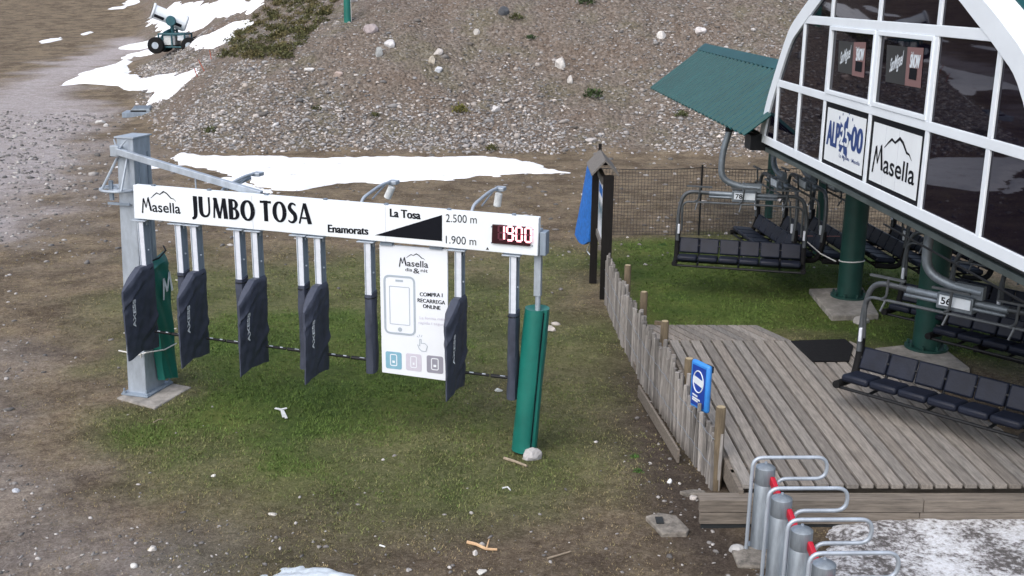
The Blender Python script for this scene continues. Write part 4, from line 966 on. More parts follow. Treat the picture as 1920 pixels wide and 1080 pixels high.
def plank(a, b_, w_, h, label, g=None, m_='woodx'):
    o = MB().bar(a, b_, w_, h).build('plank', M[m_], None, bevel=.004); tag(o, label, 'plank', g); return o
plank(G(1203, 733, .12)+Vector((-.04, 0, 0)), G(1280, 856, .12)+Vector((-.05, 0, 0)), .03, .17, 'long weathered plank on edge leaning on the near foot of the stake fence', 'planks along the fence foot')
plank(G(1147, 590, .06), G(1192, 690, .06), .03, .11, 'weathered plank at the fence foot farther back, under the notice board', 'planks along the fence foot')
# blue padded sign on the fence
def blue_sign():
    Fb = Frame(G(1299, 740, .7).xy, G(1325, 765, .7).xy)
    c = G(1314, 726, .92); o = thing('fence_sign', 'blue padded sign with a white circle fixed on the stake fence', 'sign', (c.x, c.y, .635), R(-62))
    b = MB(); b.box((-.17, -.035, 0), (.17, .035, .60)); b.build('padded_frame', M['blueframe'], o, smooth=True, bevel=.03)
    b = MB(); b.box((-.125, -.040, .05), (.125, -.0355, .55)); b.build('sign_face', M['bluesign'], o)
    b = MB(); c_ = [( .095*math.cos(t), -.043, .36+.135*math.sin(t)) for t in np.linspace(0, 2*math.pi, 33)[:-1]]; b.tube(c_, .008, 5, closed=True)
    flat(b, [(-.088, .33), (.09, .30), (.09, .39), (-.088, .42)], -.0425)
    for k, (w_, z) in enumerate(((.10, .17), (.15, .13), (.11, .105))): flat(b, [(-.10, z), (-.10+w_, z-.01), (-.10+w_, z+.012), (-.10, z+.022)], -.0425)
    b.build('sign_symbol', M['plate'], o)
    b = MB(); b.box((-.02, .036, .48), (.10, .10, .56)); b.build('bracket', M['black'], o)
blue_sign()

# ------------------------------------------------------------------ notice board, blue net, net fence
def notice():
    o = thing('notice_board', 'black wooden notice board with small gable roof at the far fence end', 'notice board', (1.64, 19.56, 0), R(90))
    # local x runs away from the camera (world +Y), local y = world -X (front)
    b = MB().box((-.05, -.17, -.1), (.05, .02, 2.30)); b.build('post', M['blackwood'], o, bevel=.008)
    b = MB().box((1.06, .0, -.1), (1.16, .14, 2.30)); b.build('post', M['blackwood'], o, bevel=.008)
    for z0_, z1_ in ((2.12, 2.26), (.98, 1.10)): MB().box((.06, -.035, z0_), (1.05, .045, z1_)).build('rail', M['greywood'], o, bevel=.006)
    b = MB().box((.06, -.012, 1.10), (1.05, .012, 2.12)); pn = b.build('panel', M['poster'], o)
    b = MB(); flat(b, [(.18, 1.85), (.95, 1.85), (.95, 2.02), (.18, 2.02)], .0135); b.build('map_header', M['blue'], pn)
    rg = random.Random(5); b = MB()
    stroke(b, [(.15+.8*(k/39), 1.20+.55*abs(math.sin(k*1.7))) for k in range(40)], [rg.uniform(.012, .04) for k in range(40)], .0135)
    b.build('map_print', M['cyan_ink'], pn)
    b = MB().box((.0, -.075, .92), (.05, .075, 1.0)); b.build('brace', M['greywood'], o)
    for s in (1, -1):
        b = MB(); b.add([(-.14, 0, 2.56), (1.24, 0, 2.56), (1.24, s*.24, 2.30), (-.14, s*.24, 2.30), (-.14, 0, 2.60), (1.24, 0, 2.60), (1.24, s*.25, 2.335), (-.14, s*.25, 2.335)], [(3,2,1,0),(4,5,6,7),(0,1,5,4),(1,2,6,5),(2,3,7,6),(3,0,4,7)]); b.build('roof_board', M['greywood'], o)
    b = MB().prism([(-.2, 2.30), (.2, 2.30), (0, 2.54)], 0, .03); b.v = [(1.16+v[1], v[0], v[2]) for v in b.v]; b.build('gable', M['blackwood'], o)
    b = MB(); b.box((1.18, -.03, 2.5), (1.25, .03, 2.70)); b.build('finial', M['blackwood'], o)
notice()
def blue_net():
    tl, bl, br_ = DY(1113, 303, 20.9), G(1085, 445, .15), G(1107, 452, .05)
    k = MB(); nu, nv = 6, 22; vs = []
    A_, B_, C_, D_ = DY(1107, 305, 21.3), DY(1119, 303, 20.8), DY(1082, 440, 22.2), DY(1108, 453, 20.9)
    for sd in (0, 1):
        for j in range(nv+1):
            for i in range(nu+1):
                s, t = i/nu, j/nv; p = (A_*(1-s)+B_*s)*(1-t)+(C_*(1-s)+D_*s)*t
                bow = math.sin(math.pi*s)*.10+.03*math.sin(9*t+5*s)+.02*math.sin(23*t); vs.append((p.x-bow*.12-sd*.05, p.y-bow*.3, p.z-.12*math.sin(math.pi*s)*(t > .9)))
    N = (nu+1)*(nv+1)
    for sd in (0, 1):
        for j in range(nv):
            for i in range(nu): q = sd*N+j*(nu+1)+i; k.f.append((q, q+1, q+nu+2, q+nu+1))
    for j in range(nv):
        for i in (0, nu): q = j*(nu+1)+i; k.f.append((q, q+nu+1, N+q+nu+1, N+q))
    for i in range(nu):
        for j in (0, nv): q = j*(nu+1)+i; k.f.append((q, q+1, N+q+1, N+q))
    k.v = vs; o = tag(k.build('folded_net', M['blue'], None, smooth=True), 'bright blue net bundle hanging beside the black notice board', 'net')
    k = MB(); k.tube([D_, G(1100, 470, .05), G(1108, 480, 0.02)], .012, 5); k.build('cord', M['plate'], o)
blue_net()
def net_fence():
    A_, B_ = Vector((1.75, 24.9)), Vector((9.6, 25.4)); d = B_-A_; L = d.length; d.normalize()
    o = thing('net_fence', 'long black mesh safety net fence standing behind the parked chairs', 'net fence', (A_.x, A_.y, 0), math.atan2(d.y, d.x))
    k = MB(); H_ = 1.60
    sag = lambda x: -.05*math.sin(math.pi*((x % 2.6)/2.6))
    for i in range(int(L/.075)+1):
        x = i*.075; k.tube([(x, 0, .03), (x+.01*math.sin(i*2.1), .02*math.sin(i*.4), .8), (x, 0, H_+sag(x))], .0045, 3, caps=False)
    for j in range(21):
        t = j/20; k.tube([(x, .02*math.sin(x*3)*math.sin(math.pi*t), .03+t*(H_-.03+sag(x))) for x in np.arange(0, L, .2)], .0045, 3, caps=False)
    k.build('mesh', M['net'], o)
    k = MB(); k.tube([(x, 0, H_+sag(x)) for x in np.arange(0, L, .2)], .010, 5); k.build('top_cord', M['net'], o)
    for x in (0.0, 2.6, 5.2, 7.8): MB().tube([(x, .03, -.1), (x, .03, H_+.06)], .022, 8).build('post', M['black'], o, smooth=True)
net_fence()

# ------------------------------------------------------------------ turnstiles
def turnstile():
    o = thing('turnstile', 'x', 'turnstile', (0,0,0), 0, 'galvanised turnstiles by the deck')
    MB().lathe([(.098, .0), (.098, .72), (.094, .725), (.098, .73), (.098, .90), (.092, .905), (.012, .945)], 28).build('cylinder', M['cyl'], o, smooth=True)
    MB().lathe([(.016, .944), (.012, .958)], 10).build('cap_knob', M['galv'], o)
    MB().lathe([(.14, -.01), (.14, .018)], 24).build('base_flange', M['galv_dull'], o)
    r = MB(); r.tube(arc([(-.155, -.06, -.02), (-.15, -.06, 1.03), (.60, -.06, 1.03), (.60, -.06, .80), (.10, -.06, .80), (.10, -.06, -.02)], .11, 6), .019, 10); r.build('guide_rail', M['galv'], o, smooth=True)
    a = MB(); a.bar((.05, -.07, .80), (.07, -.30, .70), .05, .085); a.bar((.07, -.30, .70), (.075, -.42, .64), .045, .06); a.build('arm', M['red'], o, bevel=.012)
    return o
t0 = turnstile()
tl = ['galvanised turnstile post farthest back, closest to the stake fence', 'galvanised turnstile post second from the fence, against the deck front', 'galvanised turnstile post third from the fence, with the shiny spot on its cap', 'galvanised turnstile post nearest the camera, mostly below the frame']
for i, (px, py) in enumerate(((1440, 868), (1471, 926), (1509, 985), (1551, 1048))):
    c = t0 if i == 0 else copy_tree(t0); p = G(px, py, .945); c.location = (p.x-.02, p.y, 0); c.rotation_euler = (0, 0, R(2)); c['label'] = tl[i]
k = MB(); p = G(1415, 1042); k.box((p.x-.22, p.y-.25, -.02), (p.x+.28, p.y+.16, .03)); 
tag(k.build('concrete_slab', M['dirty_concrete'], None, bevel=.02), 'rough concrete slab under the rearmost turnstile', 'slab')

# ------------------------------------------------------------------ snow patches
def dirty_snow(dirty, scale, stops, lo):
    t = dirty.node_tree; n = t.nodes; b = n['Principled BSDF']; tc = n.new('ShaderNodeTexCoord'); b.inputs['Roughness'].default_value = .8
    q = n.new('ShaderNodeTexNoise'); q.inputs['Scale'].default_value = scale; q.inputs['Detail'].default_value = 8; q.inputs['Roughness'].default_value = .72; t.links.new(tc.outputs['Object'], q.inputs['Vector'])
    lf = n.new('ShaderNodeTexNoise'); lf.inputs['Scale'].default_value = 1.7; lf.inputs['Detail'].default_value = 3; t.links.new(tc.outputs['Object'], lf.inputs['Vector'])
    ma = n.new('ShaderNodeMath'); ma.operation = 'MULTIPLY_ADD'; t.links.new(lf.outputs[0], ma.inputs[0]); ma.inputs[1].default_value = lo; ma.inputs[2].default_value = -lo*.49
    ad = n.new('ShaderNodeMath'); ad.operation = 'ADD'; t.links.new(q.outputs[0], ad.inputs[0]); t.links.new(ma.outputs[0], ad.inputs[1])
    c = ramp(n, stops); t.links.new(ad.outputs[0], c.inputs[0]); t.links.new(c.outputs[0], b.inputs['Base Color'])
    bp = n.new('ShaderNodeBump'); bp.inputs['Strength'].default_value = .7; bp.inputs['Distance'].default_value = .05; t.links.new(q.outputs[0], bp.inputs['Height']); t.links.new(bp.outputs[0], b.inputs['Normal'])
M['snow'] = bpy.data.materials.new('old_snow'); M['snow'].use_nodes = True
dirty_snow(M['snow'], 3.2, [(.27, (.30,.28,.26)), (.34, (.62,.62,.62)), (.42, (.78,.795,.82)), (.7, (.84,.86,.89))], .25)
def snow(name, label, pts, cell, thick, jag, group='snow patches', world=False, m_='snow', edge=.35):
    poly = pts if world else wpoly(pts)
    x0, x1 = min(p[0] for p in poly)-1, max(p[0] for p in poly)+1; y0, y1 = min(p[1] for p in poly)-1, max(p[1] for p in poly)+1
    xs_ = np.arange(x0, x1, cell); ys_ = np.arange(y0, y1, cell); X_, Y_ = np.meshgrid(xs_, ys_)
    s = sdist(X_, Y_, poly)+jag*fbm(X_, Y_, cell*9, 5, 77)+.6*jag*vnoise(X_, Y_, cell*2.2, 78)
    Zt = height(X_, Y_)+np.clip(s*edge, -.08, thick)+np.where(s > 0, .02*fbm(X_, Y_, 1.3, 3, 5), 0)
    ok = s > -cell*1.5; nx_ = len(xs_); cells = ok[:-1, :-1] | ok[1:, :-1] | ok[:-1, 1:] | ok[1:, 1:]
    jj, ii = np.nonzero(cells); q = jj*nx_+ii; F_ = np.stack([q, q+1, q+nx_+1, q+nx_], 1)
    used, inv = np.unique(F_, return_inverse=True); V_ = np.stack([X_, Y_, Zt], -1).reshape(-1, 3)[used]
    me = bpy.data.meshes.new(name); me.from_pydata(V_.tolist(), [], inv.reshape(F_.shape).tolist()); me.shade_smooth()
    return tag(put(me, name, M[m_]), label, 'snow patch', group)
snow('snow_patch', 'long white snow strip lying along the foot of the gravel slope behind the sign', [(330,292),(450,293),(560,300),(680,297),(800,298),(900,296),(985,302),(1010,312),(1040,318),(1065,324),(1000,327),(900,330),(840,336),(760,341),(660,343),(580,352),(520,360),(470,352),(430,332),(350,310)], .11, .12, .25)
snow('snow_patch', 'small snow scrap left of the thick post top', [(203,314),(230,309),(305,304),(310,314),(250,320)], .1, .07, .12)
snow('snow_patch', 'thin ragged snow scrap just behind the sign board near the brace', [(385,343),(430,332),(470,340),(500,352),(500,362),(440,352)], .1, .06, .2)
snow('snow_patch', 'large snow tongue running down the track in front of the snow gun', [(105,163),(150,138),(200,125),(250,100),(285,92),(330,88),(300,98),(250,105),(238,138),(265,150),(330,135),(365,140),(340,165),(310,192),(295,190),(275,168),(225,160),(150,158)], .25, .15, .28)
snow('snow_patch', 'big white snow field behind the snow gun, reaching the hill edge', [(265,32),(310,22),(400,8),(500,-8),(500,5),(470,20),(400,40),(365,52),(330,70),(290,86),(230,96),(225,88),(300,66),(290,45)], .35, .2, .4)
snow('snow_patch', 'snow patch to the right of the snow gun below the shrubs', [(365,78),(400,62),(465,38),(466,48),(440,70),(410,86),(370,92)], .3, .15, .25)
snow('snow_patch', 'snow streak near the top left corner above the track', [(202,18),(240,0),(262,-4),(262,8),(230,17)], .5, .15, .5)
snow('snow_patch', 'tiny snow streak on the brown slope left of the track', [(75,78),(115,70),(110,76),(82,81)], .2, .1, .2)
snow('snow_patch', 'tiny snow streak beside the track below the snow field', [(148,64),(175,58),(178,61),(155,67)], .2, .1, .2)
M['wetsnow'] = mat('wet_snow', (0.50, 0.56, 0.61), .5, 0, .28, 9, .5, 14)
snow('snow_patch', 'snow remnant at the very bottom of the view', [(470,1079),(500,1074),(560,1066),(620,1069),(665,1086),(600,1110),(480,1100)], .03, .05, .07, m_='wetsnow')
dirty = bpy.data.materials.new('dirty_snow'); dirty.use_nodes = True
dirty_snow(dirty, 17, [(.38, (.09,.083,.08)), (.46, (.26,.25,.255)), (.52, (.50,.505,.52)), (.66, (.72,.74,.78))], .6); M['dirty'] = dirty
snow('snow_patch', 'dirty speckled snow heap in front of the deck at the bottom right', [(1570,985),(1640,968),(1740,966),(1930,955),(2100,960),(2100,1200),(1480,1200),(1520,1080),(1560,1020)], .03, .10, .06, m_='dirty')

# ------------------------------------------------------------------ loose stones, pebbles, grass (uncountable)
ico_v = []; ph = (1+5**.5)/2
for a in (-1, 1):
    for b in (-ph, ph): ico_v += [(0, a, b), (a, b, 0), (b, 0, a)]
bmi = bmesh.new(); bmesh.ops.create_icosphere(bmi, subdivisions=1, radius=1); IV = np.array([v.co[:] for v in bmi.verts]); IF = np.array([[v.index for v in f.verts] for f in bmi.faces]); bmi.free()
def pebbles(name, label, x, y, size, tone, flat_=.6, sink=.25):
    N = len(x); nv = len(IV)
    jit = 1+rng.uniform(-.30, .30, (N, nv, 1)); P = IV[None]*jit
    sc_ = np.stack([size*rng.uniform(.8, 1.5, N), size*rng.uniform(.6, 1.0, N), size*flat_*rng.uniform(.6, 1.2, N)], 1); P = P*sc_[:, None, :]
    a = rng.uniform(0, 6.28, N); tl_ = rng.uniform(-.6, .6, N); ca, sa = np.cos(a)[:, None], np.sin(a)[:, None]; ct, st_ = np.cos(tl_)[:, None], np.sin(tl_)[:, None]
    X_, Y_, Z_ = P[..., 0], P[..., 1], P[..., 2]; Y_, Z_ = Y_*ct-Z_*st_, Y_*st_+Z_*ct; X_, Y_ = X_*ca-Y_*sa, X_*sa+Y_*ca
    z = height(x, y)+size*flat_*(1-2*sink)*.5
    V_ = np.stack([X_+x[:, None], Y_+y[:, None], Z_+z[:, None]], -1).reshape(-1, 3).astype(np.float32)
    F_ = (IF[None]+(np.arange(N)*nv)[:, None, None]).reshape(-1, 3).astype(np.int32)
    me = bpy.data.meshes.new(name); me.vertices.add(len(V_)); me.vertices.foreach_set('co', V_.ravel()); me.loops.add(F_.size); me.loops.foreach_set('vertex_index', F_.ravel())
    me.polygons.add(len(F_)); me.polygons.foreach_set('loop_start', np.arange(0, F_.size, 3, dtype=np.int32)); me.update(calc_edges=True)
    c = np.ones((N, nv, 4), np.float32); c[..., :3] = tone[:, None, :]; a_ = me.attributes.new('tone', 'FLOAT_COLOR', 'POINT'); a_.data.foreach_set('color', c.ravel())
    me.validate(); o = put(me, name, M['stones']); tag(o, label, None, None, 'stuff'); return o
# scree on the hill, denser and paler towards its foot
N = 135000
x = rng.uniform(-32, 22, N); y = 36.2+rng.uniform(0, 1, N)**1.25*28; h = hill_in(x, y)
dens = np.clip(1.0-(h-1.2)/5.0, .32, 1)*np.clip(.5+h/.5, 0, 1); dens *= np.clip(.72+.75*fbm(x, y, 3.2, 3, 91), .15, 1); dens *= np.where((x < -.20*y) & (h > 2.2), .4, 1)
inview = (np.abs(x/y) < .52)
k = (rng.uniform(0, 1, N) < dens) & inview & ((h < 9))
x, y, h = x[k], y[k], h[k]; n_s = len(x)
size = .035+.055*rng.uniform(0, 1, n_s)**2.2+.13*(rng.uniform(0, 1, n_s) > .975)*rng.uniform(.1, 1, n_s)**1.6; size *= np.where(h < 2.5, .92, .80)
b_ = rng.uniform(.09, .36, n_s)+.20*(rng.uniform(0, 1, n_s) > .8)*np.clip(1.3-h/5, .4, 1); warm = rng.uniform(-.05, .08, n_s); tone = np.stack([b_*(1.02+warm), b_*.975, b_*(.955-warm)], 1)
pebbles('scree_stones', 'loose grey and mauve stones covering the slope', x, y, size, tone)
# pebbles on the flat
N = 42000
y = 8+rng.uniform(0, 1, N)**1.5*40; x = (rng.uniform(-.52, .30, N))*y
rd = zone(x, y, Z_road, 41); gr = zone(x, y, Z_green, 31); dr = zone(x, y, Z_dirt, 51)
k = rng.uniform(0, 1, N) < np.clip(.022+rd*.70+dr*.20+.06*(y > 22)-gr*.02, .003, 1); k &= hill_in(x, y) < 0.1
k &= ~((x > 2.2) & (x < 6.3) & (y > 10.5) & (y < 16))
x, y = x[k], y[k]; n_s = len(x); size = .009+.026*rng.uniform(0, 1, n_s)**2.6+.02*(rng.uniform(0, 1, n_s) > .985); size *= np.clip(y/13, .9, 2.6)
b_ = .10+.34*rng.uniform(0, 1, n_s)**1.7; tone = np.stack([b_, b_*.955, b_*.92], 1)
pebbles('pebbles', 'small pale pebbles scattered over the flat ground', x, y, size, tone)
# short grass and dry stubble
N = 210000
y = 7.8+rng.uniform(0, 1, N)**1.3*24; x = rng.uniform(-.50, .52, N)*y
gr = zone(x, y, Z_green, 31); rd = zone(x, y, Z_road, 41); dr = zone(x, y, Z_dirt, 51)
cover = np.clip(.30+gr*.8-rd*.5-dr*.30, .0, 1)*np.clip(.75+.5*fbm(x, y, .5, 3, 15), .1, 1); cover *= np.where(y < 15, 1, .6)
k = rng.uniform(0, 1, N) < cover; k &= ~((x > 2.3+(15.9-y)*.02) & (x < 6.0) & (y > 10.6) & (y < 16.6))
x, y, gr = x[k], y[k], gr[k]; n_t = len(x); nb = 4
ang = rng.uniform(0, 6.28, (n_t, nb)); hgt = (rng.uniform(.012, .036, (n_t, nb)))*(.65+.5*gr[:, None]); ln = rng.uniform(.3, 1.5, (n_t, nb))*hgt; wdt = rng.uniform(.0035, .007, (n_t, nb))*np.clip(y/12, 1, 2)[:, None]
bx = x[:, None]+rng.normal(0, .022, (n_t, nb)); by = y[:, None]+rng.normal(0, .022, (n_t, nb)); bz = height(x, y)[:, None]-.004
ca, sa = np.cos(ang), np.sin(ang)
V_ = np.stack([np.stack([bx-sa*wdt, by+ca*wdt, bz+0*bx], -1), np.stack([bx+sa*wdt, by-ca*wdt, bz+0*bx], -1), np.stack([bx+ca*ln, by+sa*ln, bz+hgt], -1)], 2).reshape(-1, 3).astype(np.float32)
nt_ = n_t*nb; me = bpy.data.meshes.new('grass'); me.vertices.add(nt_*3); me.vertices.foreach_set('co', V_.ravel()); me.loops.add(nt_*3); me.loops.foreach_set('vertex_index', np.arange(nt_*3, dtype=np.int32)); me.polygons.add(nt_); me.polygons.foreach_set('loop_start', np.arange(0, nt_*3, 3, dtype=np.int32)); me.update(calc_edges=True)
g3 = np.clip(gr*1.15+rng.normal(0, .16, n_t), 0, 1)[:, None]; cg = np.array([[.085, .135, .030]]); cd = np.array([[.23, .18, .105]]); tt = (cd*(1-g3)+cg*g3)*rng.uniform(.6, 1.5, (n_t, 1))
c = np.ones((n_t, nb*3, 4), np.float32); c[..., :3] = tt[:, None, :]; a_ = me.attributes.new('tone', 'FLOAT_COLOR', 'POINT'); a_.data.foreach_set('color', c.ravel())
tag(put(me, 'grass', M['grass']), 'short green and dry grass on the flat ground', None, None, 'stuff')

# ------------------------------------------------------------------ single rocks
def rock(px, py, wpx, hpx, label, tone=(.36, .33, .32), seed=0, cat='rock', flatness=1.0):
    p = T(px, py); dist = (p-OR).length; r_ = wpx/F*dist/2; rh = hpx/F*dist/2
    bm = bmesh.new(); bmesh.ops.create_icosphere(bm, subdivisions=3, radius=1); rg = np.random.default_rng(seed+100)
    pl = [(Vector(rg.normal(0, 1, 3)).normalized(), rg.uniform(.55, .85)) for _ in range(9)]
    for v in bm.verts:
        for n, d in pl:
            e = v.co.dot(n)-d
            if e > 0: v.co -= n*e
        v.co *= 1+.05*math.sin(v.co.x*9+seed)*math.sin(v.co.y*8)
        v.co.x *= r_*1.15; v.co.y *= r_*.9; v.co.z *= rh*1.35*flatness
    me = bpy.data.meshes.new('rock'); bm.to_mesh(me); bm.free()
    key = 'rock_%.2f_%.2f' % (tone[0], tone[2])
    if key not in M: M[key] = mat('rock_surface', tone, .9, 0, .3, 5, .5, 14)
    o = put(me, 'rock', M[key]); o.location = (p.x, p.y, p.z+rh*.2); o.rotation_euler = (0, rg.uniform(-.25, .25), rg.uniform(-.5, .5)); tag(o, label, cat, 'single rocks')
RK = [(635,140,22,10,'pale flat rock on the slope right above the sign words, left of centre',(.42,.34,.30)), (693,57,28,18,'grey slab rock just right of the green post on the slope',(.36,.31,.31)),
 (733,85,22,14,'white rock below and right of the slab by the green post',(.5,.49,.5)), (710,104,14,22,'upright grey stone sticking out of the slope',(.30,.31,.31)), (582,131,20,7,'thin white stone near the slope centre left',(.55,.54,.53)),
 (823,100,18,12,'pale rock on the upper middle of the slope',(.46,.43,.41)), (811,117,14,16,'rounded tan rock in the upper middle of the slope',(.40,.36,.30)), (822,133,16,12,'bluish white rock just below the tan rock',(.48,.50,.53)),
 (1051,125,20,24,'white angular rock on the slope right of centre',(.52,.50,.48)), (1070,154,12,18,'upright pale stone below the white angular rock',(.46,.44,.42)), (929,207,18,14,'light rock in the lower middle of the slope beside a yellowish tuft',(.48,.47,.47)),
 (1240,69,16,14,'white rock left of the canopy on the upper slope',(.56,.54,.52)), (1313,60,20,14,'bright white rock on the slope above the canopy ridge',(.58,.55,.54)), (944,24,18,20,'dark boulder at the top of the slope',(.07,.075,.085)),
 (660,3,22,12,'pale rock at the top edge right of the green post',(.45,.44,.46)), (893,62,12,10,'small pale stone below the dark boulder',(.42,.40,.38)), (1110,264,22,10,'flat stone at the foot of the slope above the notice board',(.40,.38,.37)),
 (1030,619,26,12,'flat pale stone in the grass right of the green padded pipe',(.42,.39,.36)), (1042,608,16,7,'small flat stone just behind the flat pale stone in the grass',(.40,.37,.34)), (935,733,15,9,'white round stone in the grass left of the green pad',(.55,.57,.55)),
 (998,859,36,26,'grey stone block wedged under the green padded pipe',(.38,.37,.37)), (286,1031,17,13,'pale stone in the gravel at the lower left',(.52,.50,.47)), (250,1063,13,9,'white pebble stone near the bottom left edge',(.56,.55,.53)),
 (1256,905,10,11,'small white stone at the foot of the stake fence',(.62,.64,.66)), (511,965,16,6,'small flat pale stone in the dry grass',(.46,.44,.40)), (890,1040,10,13,'white stone below the peeled branch',(.56,.55,.52)), (902,1074,20,10,'pale stone at the bottom edge below the peeled branch',(.5,.49,.46)),
 (1614,606,28,18,'pale stone behind the left arm of chair 56',(.34,.33,.32)), (188,231,16,8,'pale stone left of the metal hatch',(.46,.45,.44)), (200,237,9,7,'small white stone left of the metal hatch',(.54,.53,.52)), (30,922,12,8,'grey blue stone at the left edge in gravel',(.44,.46,.5)),
 (400,893,9,6,'small white stone at the edge of the green grass',(.55,.54,.5)), (1382,1033,26,16,'grey stone beside the rearmost turnstile base',(.36,.36,.36)), (1300,935,14,10,'pale stone beside the left end of the deck front',(.44,.41,.39)), (1316,944,12,8,'reddish pale stone touching the deck front corner',(.46,.38,.33))]
for i, (px, py, w_, h, lb, tn) in enumerate(RK): rock(px, py, w_, h, lb, tn, i)
k = MB(); pts = [G(*p, .03) for p in ((1210,968),(1235,962),(1268,965),(1292,992),(1288,1000),(1240,1000),(1228,985))]; n = len(pts)
k.add([(p.x, p.y, -.03) for p in pts]+[(p.x+.01*math.sin(i*3), p.y, .035+.01*math.sin(i*2)) for i, p in enumerate(pts)], [tuple(range(n-1, -1, -1)), tuple(range(n, 2*n))]+[(i, (i+1) % n, n+(i+1) % n, n+i) for i in range(n)])
o = k.build('concrete_fragment', M['dirty_concrete'], None, bevel=.015); tag(o, 'broken flat concrete piece half buried in dirt before the deck', 'concrete piece')
q = G(1238, 972, .05); MB().box((q.x-.05, q.y-.09, .0), (q.x+.03, q.y+.05, .045)).build('socket_hole', M['dark'], o)
k = MB(); pts = [G(*p, .03) for p in ((1274,921),(1300,917),(1322,920),(1325,926),(1290,927))]; n = len(pts)
k.add([(p.x, p.y, -.02) for p in pts]+[(p.x, p.y, .035) for p in pts], [tuple(range(n-1, -1, -1)), tuple(range(n, 2*n))]+[(i, (i+1) % n, n+(i+1) % n, n+i) for i in range(n)]); tag(k.build('flat_slab', M['dirty_concrete'], None, bevel=.01), 'thin grey slab lying at the end of the stake fence', 'slab')

# ------------------------------------------------------------------ sticks and litter
def branch(pts, r_, label, m_='drystick', name='stick', cat='stick', side=None):
    P_ = [T(*p)+Vector((0, 0, r_*1.2)) for p in pts]; k = MB(); k.tube(P_, [r_*(1.1-.5*i/len(P_)) for i in range(len(P_))], 7)
    if side: k.tube([P_[side[0]], T(*side[1])+Vector((0, 0, .06))], [r_*.6, r_*.3], 6)
    tag(k.build(name, M[m_], None, smooth=True), label, cat)
branch([(876,1020),(893,1024),(912,1033),(932,1034)], .018, 'peeled orange branch lying near the bottom of the view', 'stick', 'branch', 'branch', (2, (917,1021)))
branch([(1027,1049),(1048,1043),(1070,1036)], .011, 'dry grey stick left of the concrete fragment')
branch([(945,862),(965,868),(988,877)], .018, 'short grey stake lying at the foot of the green padded pipe', 'drystick')
branch([(942,917),(952,915),(957,921)], .010, 'short white curved twig in the grass below the green pad', 'rag')
branch([(288,793),(297,788),(305,787)], .007, 'thin pale straw in the grass below the concrete slab')
branch([(1222,775),(1232,783),(1240,790),(1252,812)], .009, 'bleached twig beside the leaning plank', 'rag')
branch([(712,1024),(722,1027)], .009, 'small white twig in the dirt left of the peeled branch', 'rag')
k = MB(); p = G(527, 775)
for a0, a1 in (((516,768),(530,772)), ((530,772),(537,788)), ((523,771),(538,769)), ((528,770),(532,786))):
    u, v = T(*a0), T(*a1); k.bar(u+Vector((0,0,.02)), v+Vector((0,0,.03)), .035, .010)
tag(k.build('plastic_scrap', M['rag']), 'crumpled white plastic strip lying on the green grass', 'litter')

# ------------------------------------------------------------------ plants on the slope
def leaf_cloud(name, items, label, cat, group, kind=None):
    V_, C_ = [], []; 
    for (c, rx, rz_, n, tone) in items:
        d = rng.normal(0, 1, (n, 3)); d /= np.linalg.norm(d, axis=1)[:, None]; d[:, 2] = np.abs(d[:, 2])*1.0; rad = rng.uniform(.35, 1, (n, 1))**.6
        lump = 1+.35*np.sin(d[:, :1]*7+c[0]*3)*np.cos(d[:, 1:2]*6+c[1])
        P_ = np.array(c)+d*rad*lump*np.array([rx, rx, rz_]); s = rx*.16*rng.uniform(.6, 1.4, (n, 1))
        a, b = rng.normal(0, 1, (n, 3)), rng.normal(0, 1, (n, 3)); a /= np.linalg.norm(a, axis=1)[:, None]; b /= np.linalg.norm(b, axis=1)[:, None]
        V_.append(np.stack([P_-a*s, P_+b*s*.55, P_+a*s, P_-b*s*.55], 1)); t = np.array(tone)*rng.uniform(.5, 1.5, (n, 1)); C_.append(np.repeat(np.concatenate([t, np.ones((n, 1))], 1)[:, None, :], 4, 1))
    V_ = np.concatenate(V_).reshape(-1, 3).astype(np.float32); C_ = np.concatenate(C_).reshape(-1, 4).astype(np.float32); n = len(V_)//4
    me = bpy.data.meshes.new(name); me.vertices.add(n*4); me.vertices.foreach_set('co', V_.ravel()); me.loops.add(n*4); me.loops.foreach_set('vertex_index', np.arange(n*4, dtype=np.int32)); me.polygons.add(n); me.polygons.foreach_set('loop_start', np.arange(0, n*4, 4, dtype=np.int32)); me.update(calc_edges=True)
    a_ = me.attributes.new('tone', 'FLOAT_COLOR', 'POINT'); a_.data.foreach_set('color', C_.ravel())
    o = put(me, name, M['leaf']); return tag(o, label, cat, group, kind)
items = []
for i in range(420):
    px, py = 395+rng.uniform(0, 1)*235, rng.uniform(-15, 108)
    if px < 500-py*.95+6 or px > 640-py*.9: continue
    p = T(px, py); r_ = rng.uniform(.14, .40)
    items.append(((p.x, p.y, p.z-.03), r_, r_*.75, 130, (.080, .082, .034) if rng.uniform() < .6 else (.115, .10, .045)))
leaf_cloud('low_shrubs', items, 'low green shrubs and heather on the left shoulder of the slope', None, None, 'stuff')
